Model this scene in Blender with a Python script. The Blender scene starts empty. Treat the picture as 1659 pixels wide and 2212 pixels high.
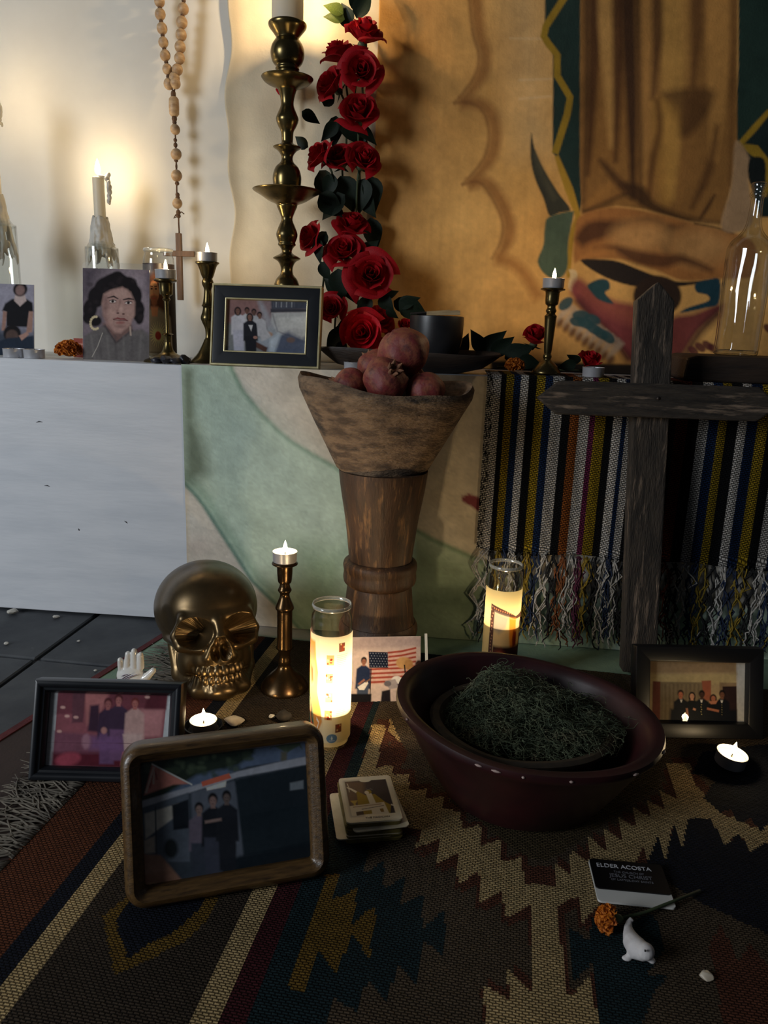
import bpy, bmesh, math, random
import numpy as np
from math import sin, cos, pi, radians, sqrt, atan2
from mathutils import Vector, Matrix, Euler, Quaternion
random.seed(7)
RNG = np.random.default_rng(7)
SC = bpy.context.scene
COL = SC.collection

# ------------------------------------------------------------------ camera
IW, IH, FPX = 1659, 2212, 1661.0
CAM_H, YAW, PITCH, ROLL = 0.60, radians(4.5), radians(14.0), radians(2.0)
_f = Vector((-sin(YAW) * cos(PITCH), cos(YAW) * cos(PITCH), -sin(PITCH)))
_r0 = Vector((cos(YAW), sin(YAW), 0))
_u0 = _r0.cross(_f)
_R = _r0 * cos(ROLL) + _u0 * sin(ROLL)
_U = _u0 * cos(ROLL) - _r0 * sin(ROLL)
CAM = Vector((0, 0, CAM_H))
cd = bpy.data.cameras.new('camera')
cam = bpy.data.objects.new('camera', cd)
COL.objects.link(cam)
m = Matrix((_R, _U, -_f)).transposed().to_4x4()
m.translation = CAM
cam.matrix_world = m
cd.sensor_fit = 'VERTICAL'
cd.sensor_height = 24.0
cd.lens = FPX / IH * 24.0
cd.clip_start = 0.01
cd.dof.use_dof = True
cd.dof.focus_distance = 1.2
cd.dof.aperture_fstop = 9.0
SC.camera = cam

# ------------------------------------------------------------------ world, daylight, exposure
w = bpy.data.worlds.new('world')
SC.world = w
w.use_nodes = True
w.node_tree.nodes['Background'].inputs[0].default_value = (0.62, 0.70, 0.85, 1)
w.node_tree.nodes['Background'].inputs[1].default_value = 0.030


def area(name, loc, target, sx, sy, power, col):
    l = bpy.data.lights.new(name, 'AREA')
    l.shape = 'RECTANGLE'
    l.size, l.size_y, l.energy, l.color = sx, sy, power, col
    o = bpy.data.objects.new(name, l)
    COL.objects.link(o)
    o.location = loc
    o.rotation_euler = (Vector(target) - Vector(loc)).to_track_quat('-Z', 'Y').to_euler()
    return o


area('window_daylight', (-2.6, -1.0, 1.25), (-0.3, 1.4, 0.40), 1.0, 1.3, 58.0, (0.88, 0.94, 1.0))
SC.view_settings.view_transform = 'Standard'
SC.view_settings.look = 'None'
SC.view_settings.gamma = 1.0
SC.view_settings.use_curve_mapping = False
SC.view_settings.exposure = 0.0
SC.cycles.max_bounces = 8
SC.cycles.transparent_max_bounces = 24
SC.cycles.sample_clamp_indirect = 4.0
SC.cycles.caustics_refractive = False

SHELF, FRONT, WALL, RUGZ = 0.507, 1.405, 1.68, 0.005


# ------------------------------------------------------------------ where a view direction meets a real plane
def ray(x, y):
    return _f + _R * ((x - IW / 2) / FPX) - _U * ((y - IH / 2) / FPX)


def onz(x, y, z=0.0):
    d = ray(x, y)
    return CAM + d * ((z - CAM_H) / d.z)


def ony(x, y, Y):
    d = ray(x, y)
    return CAM + d * (Y / d.y)


def mpp(p):
    return (Vector(p) - CAM).dot(_f) / FPX


# ------------------------------------------------------------------ object helpers
def tag(o, label=None, cat=None, group=None, kind=None):
    if label: o['label'] = label
    if cat: o['category'] = cat
    if group: o['group'] = group
    if kind: o['kind'] = kind
    return o


def thing(name, label, cat, loc=(0, 0, 0), rz=0.0, group=None, rot=None):
    o = bpy.data.objects.new(name, None)
    o.empty_display_size = 0.02
    COL.objects.link(o)
    o.location = loc
    o.rotation_euler = rot if rot else (0, 0, rz)
    return tag(o, label, cat, group)


def mk(name, v, f, mat, parent=None, smooth=None, loc=None, rot=None, colors=None, uv=None):
    me = bpy.data.meshes.new(name)
    me.from_pydata([tuple(p) for p in v], [], f)
    return mko(name, me, mat, parent, smooth, loc, rot)


def mko(name, me, mat, parent=None, smooth=None, loc=None, rot=None):
    if mat is not None and not me.materials:
        me.materials.append(mat)
    if smooth is not None:
        me.polygons.foreach_set('use_smooth', np.ones(len(me.polygons), dtype=bool))
        if smooth < 179:
            me.set_sharp_from_angle(angle=radians(smooth))
    me.update()
    o = bpy.data.objects.new(name, me)
    COL.objects.link(o)
    if parent is not None: o.parent = parent
    if loc is not None: o.location = loc
    if rot is not None: o.rotation_euler = rot
    return o


class MB:
    def __init__(s):
        s.v, s.f = [], []

    def add(s, v, f, M=None):
        n = len(s.v)
        s.v += [tuple(M @ Vector(p)) if M is not None else tuple(p) for p in v]
        s.f += [tuple(i + n for i in q) for q in f]
        return s

    def lathe(s, prof, n=40, M=None, cap=True):
        v, f = [], []
        for r, z in prof:
            for k in range(n):
                a = 2 * pi * k / n
                v.append((r * cos(a), r * sin(a), z))
        for i in range(len(prof) - 1):
            for k in range(n):
                k2 = (k + 1) % n
                f.append((i * n + k, i * n + k2, (i + 1) * n + k2, (i + 1) * n + k))
        if cap:
            if prof[0][0] > 1e-6: f.append(tuple(range(n - 1, -1, -1)))
            if prof[-1][0] > 1e-6: f.append(tuple(range((len(prof) - 1) * n, len(prof) * n)))
        return s.add(v, f, M)

    def tube(s, path, rad, n=8, M=None):
        path = [Vector(p) for p in path]
        if not hasattr(rad, '__len__'): rad = [rad] * len(path)
        v, f = [], []
        t0 = (path[1] - path[0]).normalized()
        ref = Vector((0, 0, 1)) if abs(t0.z) < .9 else Vector((1, 0, 0))
        a = t0.cross(ref).normalized()
        for i, p in enumerate(path):
            t = (path[min(i + 1, len(path) - 1)] - path[max(i - 1, 0)])
            t = t.normalized() if t.length > 1e-9 else t0
            a = (a - t * a.dot(t))
            a = a.normalized() if a.length > 1e-6 else t.orthogonal().normalized()
            b = t.cross(a)
            for k in range(n):
                g = 2 * pi * k / n
                v.append(p + (a * cos(g) + b * sin(g)) * rad[i])
        m = len(path)
        for i in range(m - 1):
            for k in range(n):
                k2 = (k + 1) % n
                f.append((i * n + k, i * n + k2, (i + 1) * n + k2, (i + 1) * n + k))
        f.append(tuple(range(n - 1, -1, -1)))
        f.append(tuple(range((m - 1) * n, m * n)))
        return s.add(v, f, M)

    def ell(s, c, r, n=16, m=10, M=None):
        v, f = [], []
        for i in range(1, m):
            th = pi * i / m
            for k in range(n):
                a = 2 * pi * k / n
                v.append((c[0] + r[0] * sin(th) * cos(a), c[1] + r[1] * sin(th) * sin(a), c[2] + r[2] * cos(th)))
        for i in range(m - 2):
            for k in range(n):
                k2 = (k + 1) % n
                f.append((i * n + k, (i + 1) * n + k, (i + 1) * n + k2, i * n + k2))
        v.append((c[0], c[1], c[2] + r[2])); v.append((c[0], c[1], c[2] - r[2]))
        t, b = len(v) - 2, len(v) - 1
        for k in range(n):
            k2 = (k + 1) % n
            f.append((t, k, k2)); f.append((b, (m - 2) * n + k2, (m - 2) * n + k))
        return s.add(v, f, M)

    def box(s, x0, x1, y0, y1, z0, z1, M=None):
        v = [(x, y, z) for x in (x0, x1) for y in (y0, y1) for z in (z0, z1)]
        f = [(0, 1, 3, 2), (4, 6, 7, 5), (0, 4, 5, 1), (2, 3, 7, 6), (0, 2, 6, 4), (1, 5, 7, 3)]
        return s.add(v, f, M)

    def prism(s, pts, y0, y1, M=None):
        """closed outline in x,z extruded along y"""
        n = len(pts)
        v = [(p[0], y0, p[1]) for p in pts] + [(p[0], y1, p[1]) for p in pts]
        f = [tuple(range(n)), tuple(range(2 * n - 1, n - 1, -1))]
        f += [(i, i + n, (i + 1) % n + n, (i + 1) % n) for i in range(n)]
        return s.add(v, f, M)

    def build(s, name, mat, parent=None, smooth=None, loc=None, rot=None, bevel=0, sub=0):
        o = mk(name, s.v, s.f, mat, parent, smooth, loc, rot)
        if bevel:
            b = o.modifiers.new('bevel', 'BEVEL'); b.width = bevel; b.segments = 2
            b.limit_method = 'ANGLE'
        if sub:
            b = o.modifiers.new('sub', 'SUBSURF'); b.levels = b.render_levels = sub
        return o


def smoothprof(p, k=4):
    out = []
    for i in range(len(p) - 1):
        p0, p1, p2, p3 = p[max(i - 1, 0)], p[i], p[i + 1], p[min(i + 2, len(p) - 1)]
        for j in range(k):
            t = j / k
            out.append(tuple(0.5 * ((2 * p1[d]) + (-p0[d] + p2[d]) * t + (2 * p0[d] - 5 * p1[d] + 4 * p2[d] - p3[d]) * t * t
                                    + (-p0[d] + 3 * p1[d] - 3 * p2[d] + p3[d]) * t ** 3) for d in (0, 1)))
    out.append(p[-1])
    return [(max(r, 0.0), z) for r, z in out]


def pxprof(x, pts, Y, base=None, k=0):
    """profile of a turned thing: (image y, half width) pairs along its axis in the plane Y -> (radius, height)"""
    out = []
    for y, hw in pts:
        p = ony(x, y, Y)
        out.append((hw * mpp(p), p.z))
    z0 = base if base is not None else 0.0
    out = [(r, z - z0) for r, z in out]
    out.sort(key=lambda q: q[1]) if False else out.reverse()
    return smoothprof(out, k) if k else out


def copy_tree(o, parent=None):
    c = o.copy()
    COL.objects.link(c)
    c.parent = parent
    for ch in o.children:
        copy_tree(ch, c)
    return c


def bake(o):
    """turn modifiers into mesh"""
    dg = bpy.context.evaluated_depsgraph_get()
    me = bpy.data.meshes.new_from_object(o.evaluated_get(dg))
    o.modifiers.clear()
    o.data = me
    me.polygons.foreach_set('use_smooth', np.ones(len(me.polygons), dtype=bool))
    return o


# ------------------------------------------------------------------ materials
def lin(c):
    c = np.asarray(c, dtype=float) / 255.0
    return np.where(c <= 0.04045, c / 12.92, ((c + 0.055) / 1.055) ** 2.4)


def L4(c):
    return tuple(lin(c)) + (1.0,)


def newmat(name):
    mt = bpy.data.materials.new(name)
    mt.use_nodes = True
    nt = mt.node_tree
    nt.nodes.clear()
    out = nt.nodes.new('ShaderNodeOutputMaterial')
    return mt, nt, out


def nd(nt, t, **kw):
    n = nt.nodes.new('ShaderNode' + t)
    for k, v in kw.items():
        if isinstance(v, tuple) and v and v[0] == 'L':
            pass
        if k.startswith('i_'):
            n.inputs[k[2:].replace('_', ' ')].default_value = v
        else:
            setattr(n, k, v)
    return n


def mat(name, c, c2=None, scale=12, rough=.5, metal=0.0, bump=0.0, bscale=60, stretch=None, coat=0.0, spec=.5, detail=5,
        lo=.4, hi=.65, sub=0.0, trans=0.0, c3=None, s3=30, lo3=.55, hi3=.7, rvar=0.0):
    mt, nt, out = newmat(name)
    b = nd(nt, 'BsdfPrincipled')
    b.inputs['Roughness'].default_value = rough
    b.inputs['Metallic'].default_value = metal
    b.inputs['Specular IOR Level'].default_value = spec
    b.inputs['Coat Weight'].default_value = coat
    b.inputs['Coat Roughness'].default_value = .08
    if sub:
        b.inputs['Subsurface Weight'].default_value = sub
        b.inputs['Subsurface Radius'].default_value = (.01, .006, .004)
        b.inputs['Subsurface Scale'].default_value = 1.0
    b.inputs['Base Color'].default_value = L4(c)
    co = nd(nt, 'TexCoord')
    mp = nd(nt, 'Mapping')
    if stretch: mp.inputs['Scale'].default_value = stretch
    nt.links.new(co.outputs['Object'], mp.inputs[0])
    if c2 is not None:
        no = nd(nt, 'TexNoise', i_Scale=scale, i_Detail=detail, i_Roughness=.6)
        nt.links.new(mp.outputs[0], no.inputs[0])
        rp = nd(nt, 'ValToRGB')
        rp.color_ramp.elements[0].position, rp.color_ramp.elements[1].position = lo, hi
        rp.color_ramp.elements[0].color, rp.color_ramp.elements[1].color = L4(c), L4(c2)
        nt.links.new(no.outputs[0], rp.inputs[0])
        src = rp.outputs[0]
        if c3 is not None:
            n3 = nd(nt, 'TexNoise', i_Scale=s3, i_Detail=4, i_Roughness=.65)
            nt.links.new(mp.outputs[0], n3.inputs[0])
            r3 = nd(nt, 'ValToRGB')
            r3.color_ramp.elements[0].position, r3.color_ramp.elements[1].position = lo3, hi3
            nt.links.new(n3.outputs[0], r3.inputs[0])
            mx = nd(nt, 'MixRGB')
            nt.links.new(r3.outputs[0], mx.inputs[0]); nt.links.new(src, mx.inputs[1])
            mx.inputs[2].default_value = L4(c3)
            src = mx.outputs[0]
        nt.links.new(src, b.inputs['Base Color'])
        if rvar:
            mr = nd(nt, 'MapRange')
            mr.inputs['To Min'].default_value = max(rough - rvar, .03); mr.inputs['To Max'].default_value = rough + rvar
            nt.links.new(no.outputs[0], mr.inputs[0]); nt.links.new(mr.outputs[0], b.inputs['Roughness'])
    if bump:
        nb = nd(nt, 'TexNoise', i_Scale=bscale, i_Detail=4)
        nt.links.new(mp.outputs[0], nb.inputs[0])
        bp = nd(nt, 'Bump', i_Strength=bump, i_Distance=.003)
        nt.links.new(nb.outputs[0], bp.inputs['Height'])
        nt.links.new(bp.outputs[0], b.inputs['Normal'])
    if trans:
        tr = nd(nt, 'BsdfTranslucent')
        if c2 is not None: nt.links.new(src, tr.inputs[0])
        else: tr.inputs[0].default_value = L4(c)
        mx = nd(nt, 'MixShader', i_Fac=trans)
        nt.links.new(b.outputs[0], mx.inputs[1]); nt.links.new(tr.outputs[0], mx.inputs[2])
        nt.links.new(mx.outputs[0], out.inputs[0])
    else:
        nt.links.new(b.outputs[0], out.inputs[0])
    return mt


def wood(name, c, c2, axis='X', scale=14, rough=.6, bump=.25, c3=None, coat=0.0, spec=.4):
    st = {'X': (1.0, 8, 8), 'Y': (8, 1.0, 8), 'Z': (8, 8, 1.0)}[axis]
    return mat(name, c, c2, scale=scale, rough=rough, bump=bump, bscale=scale * 4, stretch=st, detail=7, lo=.35, hi=.68,
               c3=c3, s3=scale * .7, coat=coat, spec=spec)


def paintmat(name, rough=.6, coat=0.0, bump=0.0, bscale=200, trans=0.0, weave=None, spec=.4):
    """colour painted on the mesh (a flat print or a dyed cloth)"""
    mt, nt, out = newmat(name)
    b = nd(nt, 'BsdfPrincipled')
    b.inputs['Roughness'].default_value = rough
    b.inputs['Specular IOR Level'].default_value = spec
    b.inputs['Coat Weight'].default_value = coat
    b.inputs['Coat Roughness'].default_value = .03
    at = nd(nt, 'Attribute', attribute_name='Col')
    src = at.outputs[0]
    co = nd(nt, 'TexCoord')
    h = None
    if weave:
        kx, ky, dark, depth, ang = weave
        mp = nd(nt, 'Mapping'); mp.inputs['Scale'].default_value = (kx, ky, 1); mp.inputs['Rotation'].default_value = (0, 0, ang)
        nt.links.new(co.outputs['UV'], mp.inputs[0])
        br = nd(nt, 'TexBrick', offset=.5, squash=1.0)
        br.inputs['Color1'].default_value = br.inputs['Color2'].default_value = (1, 1, 1, 1)
        br.inputs['Mortar'].default_value = (0, 0, 0, 1)
        br.inputs['Scale'].default_value = 1.0
        br.inputs['Mortar Size'].default_value = .17
        br.inputs['Mortar Smooth'].default_value = 1.0
        br.inputs['Brick Width'].default_value = 1.0
        br.inputs['Row Height'].default_value = .5
        wn = nd(nt, 'TexNoise', i_Scale=.9, i_Detail=2)
        nt.links.new(mp.outputs[0], wn.inputs[0])
        vm = nd(nt, 'VectorMath', operation='MULTIPLY_ADD')
        vm.inputs[1].default_value = (.3, .3, 0)
        nt.links.new(wn.outputs['Color'], vm.inputs[0]); nt.links.new(mp.outputs[0], vm.inputs[2])
        nt.links.new(vm.outputs[0], br.inputs[0])
        mr = nd(nt, 'MapRange')
        mr.inputs['To Min'].default_value = dark; mr.inputs['To Max'].default_value = 1.0
        nt.links.new(br.outputs['Color'], mr.inputs[0])
        mx = nd(nt, 'MixRGB', blend_type='MULTIPLY', i_Fac=1.0)
        nt.links.new(src, mx.inputs[1]); nt.links.new(mr.outputs[0], mx.inputs[2])
        src = mx.outputs[0]
        bp = nd(nt, 'Bump', i_Strength=.9, i_Distance=depth)
        nt.links.new(br.outputs['Color'], bp.inputs['Height'])
        nt.links.new(bp.outputs[0], b.inputs['Normal'])
    elif bump:
        nb = nd(nt, 'TexNoise', i_Scale=bscale, i_Detail=4)
        nt.links.new(co.outputs['Object'], nb.inputs[0])
        bp = nd(nt, 'Bump', i_Strength=bump, i_Distance=.002)
        nt.links.new(nb.outputs[0], bp.inputs['Height'])
        nt.links.new(bp.outputs[0], b.inputs['Normal'])
    nt.links.new(src, b.inputs['Base Color'])
    if trans:
        tr = nd(nt, 'BsdfTranslucent')
        nt.links.new(src, tr.inputs[0])
        mx = nd(nt, 'MixShader', i_Fac=trans)
        nt.links.new(b.outputs[0], mx.inputs[1]); nt.links.new(tr.outputs[0], mx.inputs[2])
        nt.links.new(mx.outputs[0], out.inputs[0])
    else:
        nt.links.new(b.outputs[0], out.inputs[0])
    return mt


def thinglass(name, tint=(1, 1, 1), ior=1.45, rough=.02, gain=1.0, haze=0.0):
    mt, nt, out = newmat(name)
    t = nd(nt, 'BsdfTransparent'); t.inputs[0].default_value = (*tint, 1)
    g = nd(nt, 'BsdfGlossy', i_Roughness=rough)
    f0 = ((ior - 1) / (ior + 1)) ** 2
    ge = nd(nt, 'NewGeometry')
    dt = nd(nt, 'VectorMath', operation='DOT_PRODUCT')
    nt.links.new(ge.outputs['Normal'], dt.inputs[0]); nt.links.new(ge.outputs['Incoming'], dt.inputs[1])
    ab = nd(nt, 'Math', operation='ABSOLUTE'); nt.links.new(dt.outputs['Value'], ab.inputs[0])
    iv = nd(nt, 'Math', operation='SUBTRACT'); iv.inputs[0].default_value = 1.0; nt.links.new(ab.outputs[0], iv.inputs[1])
    pw = nd(nt, 'Math', operation='POWER'); nt.links.new(iv.outputs[0], pw.inputs[0]); pw.inputs[1].default_value = 5.0
    sk_ = nd(nt, 'Math', operation='MULTIPLY_ADD'); nt.links.new(pw.outputs[0], sk_.inputs[0]); sk_.inputs[1].default_value = 1 - f0; sk_.inputs[2].default_value = f0
    mu = nd(nt, 'Math', operation='MULTIPLY', use_clamp=True); mu.inputs[1].default_value = gain
    nt.links.new(sk_.outputs[0], mu.inputs[0])
    mx = nd(nt, 'MixShader')
    nt.links.new(mu.outputs[0], mx.inputs[0]); nt.links.new(t.outputs[0], mx.inputs[1]); nt.links.new(g.outputs[0], mx.inputs[2])
    src = mx.outputs[0]
    if haze:
        d = nd(nt, 'BsdfDiffuse'); d.inputs[0].default_value = (.8, .8, .78, 1)
        m2 = nd(nt, 'MixShader', i_Fac=haze)
        nt.links.new(src, m2.inputs[1]); nt.links.new(d.outputs[0], m2.inputs[2])
        src = m2.outputs[0]
    nt.links.new(src, out.inputs[0])
    return mt


def emit(name, c, s):
    mt, nt, out = newmat(name)
    e = nd(nt, 'Emission', i_Strength=s); e.inputs[0].default_value = (*c, 1)
    nt.links.new(e.outputs[0], out.inputs[0])
    return mt


# ------------------------------------------------------------------ painting on a grid mesh
def vnoise(x, y, seed=0):
    xi, yi = np.floor(x).astype(int), np.floor(y).astype(int)
    xf, yf = x - xi, y - yi
    xf, yf = xf * xf * (3 - 2 * xf), yf * yf * (3 - 2 * yf)

    def h(a, b):
        q = (a * 374761393 + b * 668265263 + seed * 974634777) & 0xffffffff
        q = ((q ^ (q >> 13)) * 1274126177) & 0xffffffff
        return ((q ^ (q >> 16)) & 0xffff) / 65535.0
    return (h(xi, yi) * (1 - xf) + h(xi + 1, yi) * xf) * (1 - yf) + (h(xi, yi + 1) * (1 - xf) + h(xi + 1, yi + 1) * xf) * yf


def fbm(x, y, seed=0, o=4):
    s, a, t = 0, 1.0, 0
    for k in range(o):
        s = s + a * vnoise(x * 2 ** k, y * 2 ** k, seed + k); t += a; a *= .55
    return s / t


def homog(src, dst):
    A, b = [], []
    for (x, y), (u, v) in zip(src, dst):
        A.append([x, y, 1, 0, 0, 0, -u * x, -u * y]); b.append(u)
        A.append([0, 0, 0, x, y, 1, -v * x, -v * y]); b.append(v)
    h = np.append(np.linalg.solve(np.array(A, float), np.array(b, float)), 1).reshape(3, 3)
    return lambda p: (lambda q: q[:, :2] / q[:, 2:3])(np.c_[np.asarray(p, float), np.ones(len(p))] @ h.T)


def crv(p, closed, k=4):
    """centripetal-looking smooth curve through points"""
    p = [np.asarray(q, float) for q in p]; n = len(p); out = []
    for i in range(n if closed else n - 1):
        g = (lambda j: p[j % n]) if closed else (lambda j: p[min(max(j, 0), n - 1)])
        p0, p1, p2, p3 = g(i - 1), g(i), g(i + 1), g(i + 2)
        for j in range(k):
            t = j / k
            out.append(.5 * (2 * p1 + (p2 - p0) * t + (2 * p0 - 5 * p1 + 4 * p2 - p3) * t * t + (-p0 + 3 * p1 - 3 * p2 + p3) * t ** 3))
    if not closed: out.append(p[-1])
    return out


class Canvas:
    """colour field on points P (n,2) in metres; shapes are given in the coordinates that self.map takes"""

    def __init__(s, P, base, mapf=None, gain=1.0, sc=1.0):
        s.P = P; s.map = mapf or (lambda p: np.asarray(p, float)); s.gain = gain
        s.C = np.tile(lin(base) * gain, (len(P), 1)); s.sc = sc; s.smooth = False

    def _cov(s, pts, soft):
        q = s.map(pts)
        lo, hi = q.min(0) - soft * 2, q.max(0) + soft * 2
        idx = np.nonzero((s.P[:, 0] >= lo[0]) & (s.P[:, 0] <= hi[0]) & (s.P[:, 1] >= lo[1]) & (s.P[:, 1] <= hi[1]))[0]
        if len(idx) == 0: return idx, None
        X, Y = s.P[idx, 0], s.P[idx, 1]
        ins = np.zeros(len(idx), bool); d = np.full(len(idx), 1e9)
        n = len(q)
        for i in range(n):
            x1, y1 = q[i]; x2, y2 = q[(i + 1) % n]
            c = (y1 > Y) != (y2 > Y)
            ins ^= c & (X < (x2 - x1) * (Y - y1) / ((y2 - y1) if abs(y2 - y1) > 1e-12 else 1e-12) + x1)
            dx, dy = x2 - x1, y2 - y1
            t = np.clip(((X - x1) * dx + (Y - y1) * dy) / max(dx * dx + dy * dy, 1e-14), 0, 1)
            d = np.minimum(d, np.hypot(X - x1 - t * dx, Y - y1 - t * dy))
        sd = np.where(ins, d, -d)
        return idx, (np.clip(sd / soft * .5 + .5, 0, 1) if soft > 0 else ins.astype(float))

    def poly(s, pts, col, soft=0.0, a=1.0, mul=False):
        if s.smooth and len(pts) > 3: pts = crv(pts, True)
        idx, k = s._cov(pts, soft * s.sc)
        if k is None: return s
        k = (k * a)[:, None]
        c = lin(col) * (1 if mul else s.gain)
        s.C[idx] = s.C[idx] * (1 - k) + (s.C[idx] * c if mul else c) * k
        return s

    def ell(s, cx, cy, rx, ry, col, soft=0.0, a=1.0, rot=0.0, n=22):
        r = radians(rot)
        return s.poly([(cx + rx * cos(t) * cos(r) - ry * sin(t) * sin(r), cy + rx * cos(t) * sin(r) + ry * sin(t) * cos(r))
                       for t in np.linspace(0, 2 * pi, n, endpoint=False)], col, soft, a)

    def line(s, pts, wd, col, soft=0.0, a=1.0):
        """stroke; width in the map's units"""
        p = np.asarray(pts, float)
        if not hasattr(wd, '__len__'): wd = [wd] * len(p)
        if s.smooth and len(p) > 2:
            q = crv([(a_[0], a_[1], b_) for a_, b_ in zip(p, wd)], False); p = np.array([(a_[0], a_[1]) for a_ in q]); wd = [max(a_[2], .5) for a_ in q]
        nrm = []
        for i in range(len(p)):
            t = p[min(i + 1, len(p) - 1)] - p[max(i - 1, 0)]
            t = t / (np.hypot(*t) + 1e-9); nrm.append((-t[1], t[0]))
        nrm = np.array(nrm); wd = np.array(wd)[:, None] / 2
        keep, s.smooth = s.smooth, False
        s.poly(list(p + nrm * wd) + list((p - nrm * wd)[::-1]), col, soft, a)
        s.smooth = keep
        return s

    def mottle(s, amt, freq, seed=1, tint=None):
        n = fbm(s.P[:, 0] * freq, s.P[:, 1] * freq, seed)[:, None] - .5
        s.C = np.clip(s.C * (1 + amt * 2 * n * (np.array(tint) if tint is not None else 1)), 0.001, 1)
        return s


def gridmesh(name, V, nx, ny, C, mt, parent=None, uv=None, smooth=True, perface=False):
    """V (ny*nx,3) row major; C per vertex or per face"""
    me = bpy.data.meshes.new(name)
    i = np.arange((nx - 1) * (ny - 1)); r, c = i // (nx - 1), i % (nx - 1)
    a = r * nx + c
    F = np.stack([a, a + nx, a + nx + 1, a + 1], 1)
    me.vertices.add(len(V)); me.vertices.foreach_set('co', np.ascontiguousarray(V, np.float32).ravel())
    me.loops.add(F.size); me.loops.foreach_set('vertex_index', F.ravel().astype(np.int32))
    me.polygons.add(len(F)); me.polygons.foreach_set('loop_start', np.arange(0, F.size, 4, dtype=np.int32))
    try: me.polygons.foreach_set('loop_total', np.full(len(F), 4, np.int32))
    except Exception: pass
    me.update(calc_edges=True)
    me.polygons.foreach_set('use_smooth', np.full(len(F), smooth))
    at = me.color_attributes.new('Col', 'FLOAT_COLOR', 'CORNER' if perface else 'POINT')
    CC = np.repeat(C, 4, 0) if perface else C
    at.data.foreach_set('color', np.c_[CC, np.ones(len(CC))].astype(np.float32).ravel())
    if uv is not None:
        l = me.uv_layers.new(name='UVMap')
        l.data.foreach_set('uv', uv[F.ravel()].astype(np.float32).ravel())
    return mko(name, me, mt, parent)


def picture(name, w, h, px, draw, mt, parent, nx=120, y=0.0, z0=0.0, base=(128, 128, 128), gain=1.0, x0=None):
    """flat print standing in local x,z facing -y; px = its corners TL,TR,BR,BL in photo coordinates used by draw(canvas)"""
    ny = max(int(nx * h / w), 4)
    u, v = np.meshgrid(np.linspace(0, 1, nx), np.linspace(0, 1, ny))
    u, v = u.ravel(), v.ravel()
    P = np.c_[u * w, v * h]
    H = homog(px, [(0, 0), (w, 0), (w, h), (0, h)])
    unit = w / (0.5 * (np.hypot(px[1][0] - px[0][0], px[1][1] - px[0][1]) + np.hypot(px[2][0] - px[3][0], px[2][1] - px[3][1])))
    c = Canvas(P, base, H, gain, unit)
    draw(c)
    c.mottle(.16, 260, 81); c.mottle(.14, 60, 83)
    x0 = -w / 2 if x0 is None else x0
    V = np.c_[x0 + u * w, np.full(len(u), y), z0 + h - v * h]
    return gridmesh(name, V, nx, ny, c.C, mt, parent)


def lean_frame(BL, BR, TL, TR, lean, z=0.0, Y=None):
    """a flat thing leaning back: its base corners meet height z; returns base centre, yaw, width, height"""
    if Y is None: a, b = onz(*BL, z), onz(*BR, z)
    else: a, b = ony(*BL, Y[0]), ony(*BR, Y[1]); a.z = b.z = z
    e = b - a; e.z = 0
    w = e.length; e.normalize()
    back = Vector((-e.y, e.x, 0))
    up = Vector((0, 0, 1)) * cos(lean) + back * sin(lean)
    nrm = e.cross(up)
    hs = []
    for px in (TL, TR):
        d = ray(*px); t = (a - CAM).dot(nrm) / d.dot(nrm)
        hs.append(((CAM + d * t) - a).dot(up))
    return (a + b) / 2, atan2(e.y, e.x), w, sum(hs) / 2

# ================================================================== STRUCTURE
M_wall = mat('wall_paint', (226, 222, 212), (216, 211, 200), scale=3, rough=.75, bump=.05, bscale=40)
MB().box(-3.2, 3.2, WALL, WALL + .12, -.012, 2.7).build('wall_back', M_wall)['kind'] = 'structure'
M_grout = mat('grout', (44, 45, 47), (70, 71, 72), scale=30, rough=.9)
floor = MB().box(-3.2, 3.2, -2.2, WALL, -.06, -.007).build('floor', M_grout)
floor['kind'] = 'structure'
M_slate = mat('slate', (50, 53, 58), (74, 77, 80), scale=7, rough=.62, bump=.35, bscale=22, c3=(96, 98, 98), s3=46, lo3=.66, hi3=.8)
tb = bmesh.new()
bmesh.ops.create_cube(tb, size=1.0, matrix=Matrix.Diagonal((.292, .292, .008, 1)))
bmesh.ops.bevel(tb, geom=tb.edges[:] , offset=.0025, segments=1, affect='EDGES')
tile_me = bpy.data.meshes.new('slate_tile'); tb.to_mesh(tile_me); tb.free()
ta = radians(-3.0)
for i in range(-5, 6):
    for j in range(-6, 2):
        x, y = -.70 + .15 + .30 * i, 1.197 + .15 + .30 * j
        if y > 1.55 or y < -.6 or x < -1.7 or x > 1.4: continue
        o = mko('slate_tile', tile_me, M_slate, floor)
        dx, dy = x + .70, y - 1.197
        o.location = (-.70 + dx * cos(ta) - dy * sin(ta), 1.197 + dx * sin(ta) + dy * cos(ta), -.0045 + random.uniform(-.0006, .0004))
        o.rotation_euler = (0, 0, ta + random.choice((0, 1, 2, 3)) * pi / 2)

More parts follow.
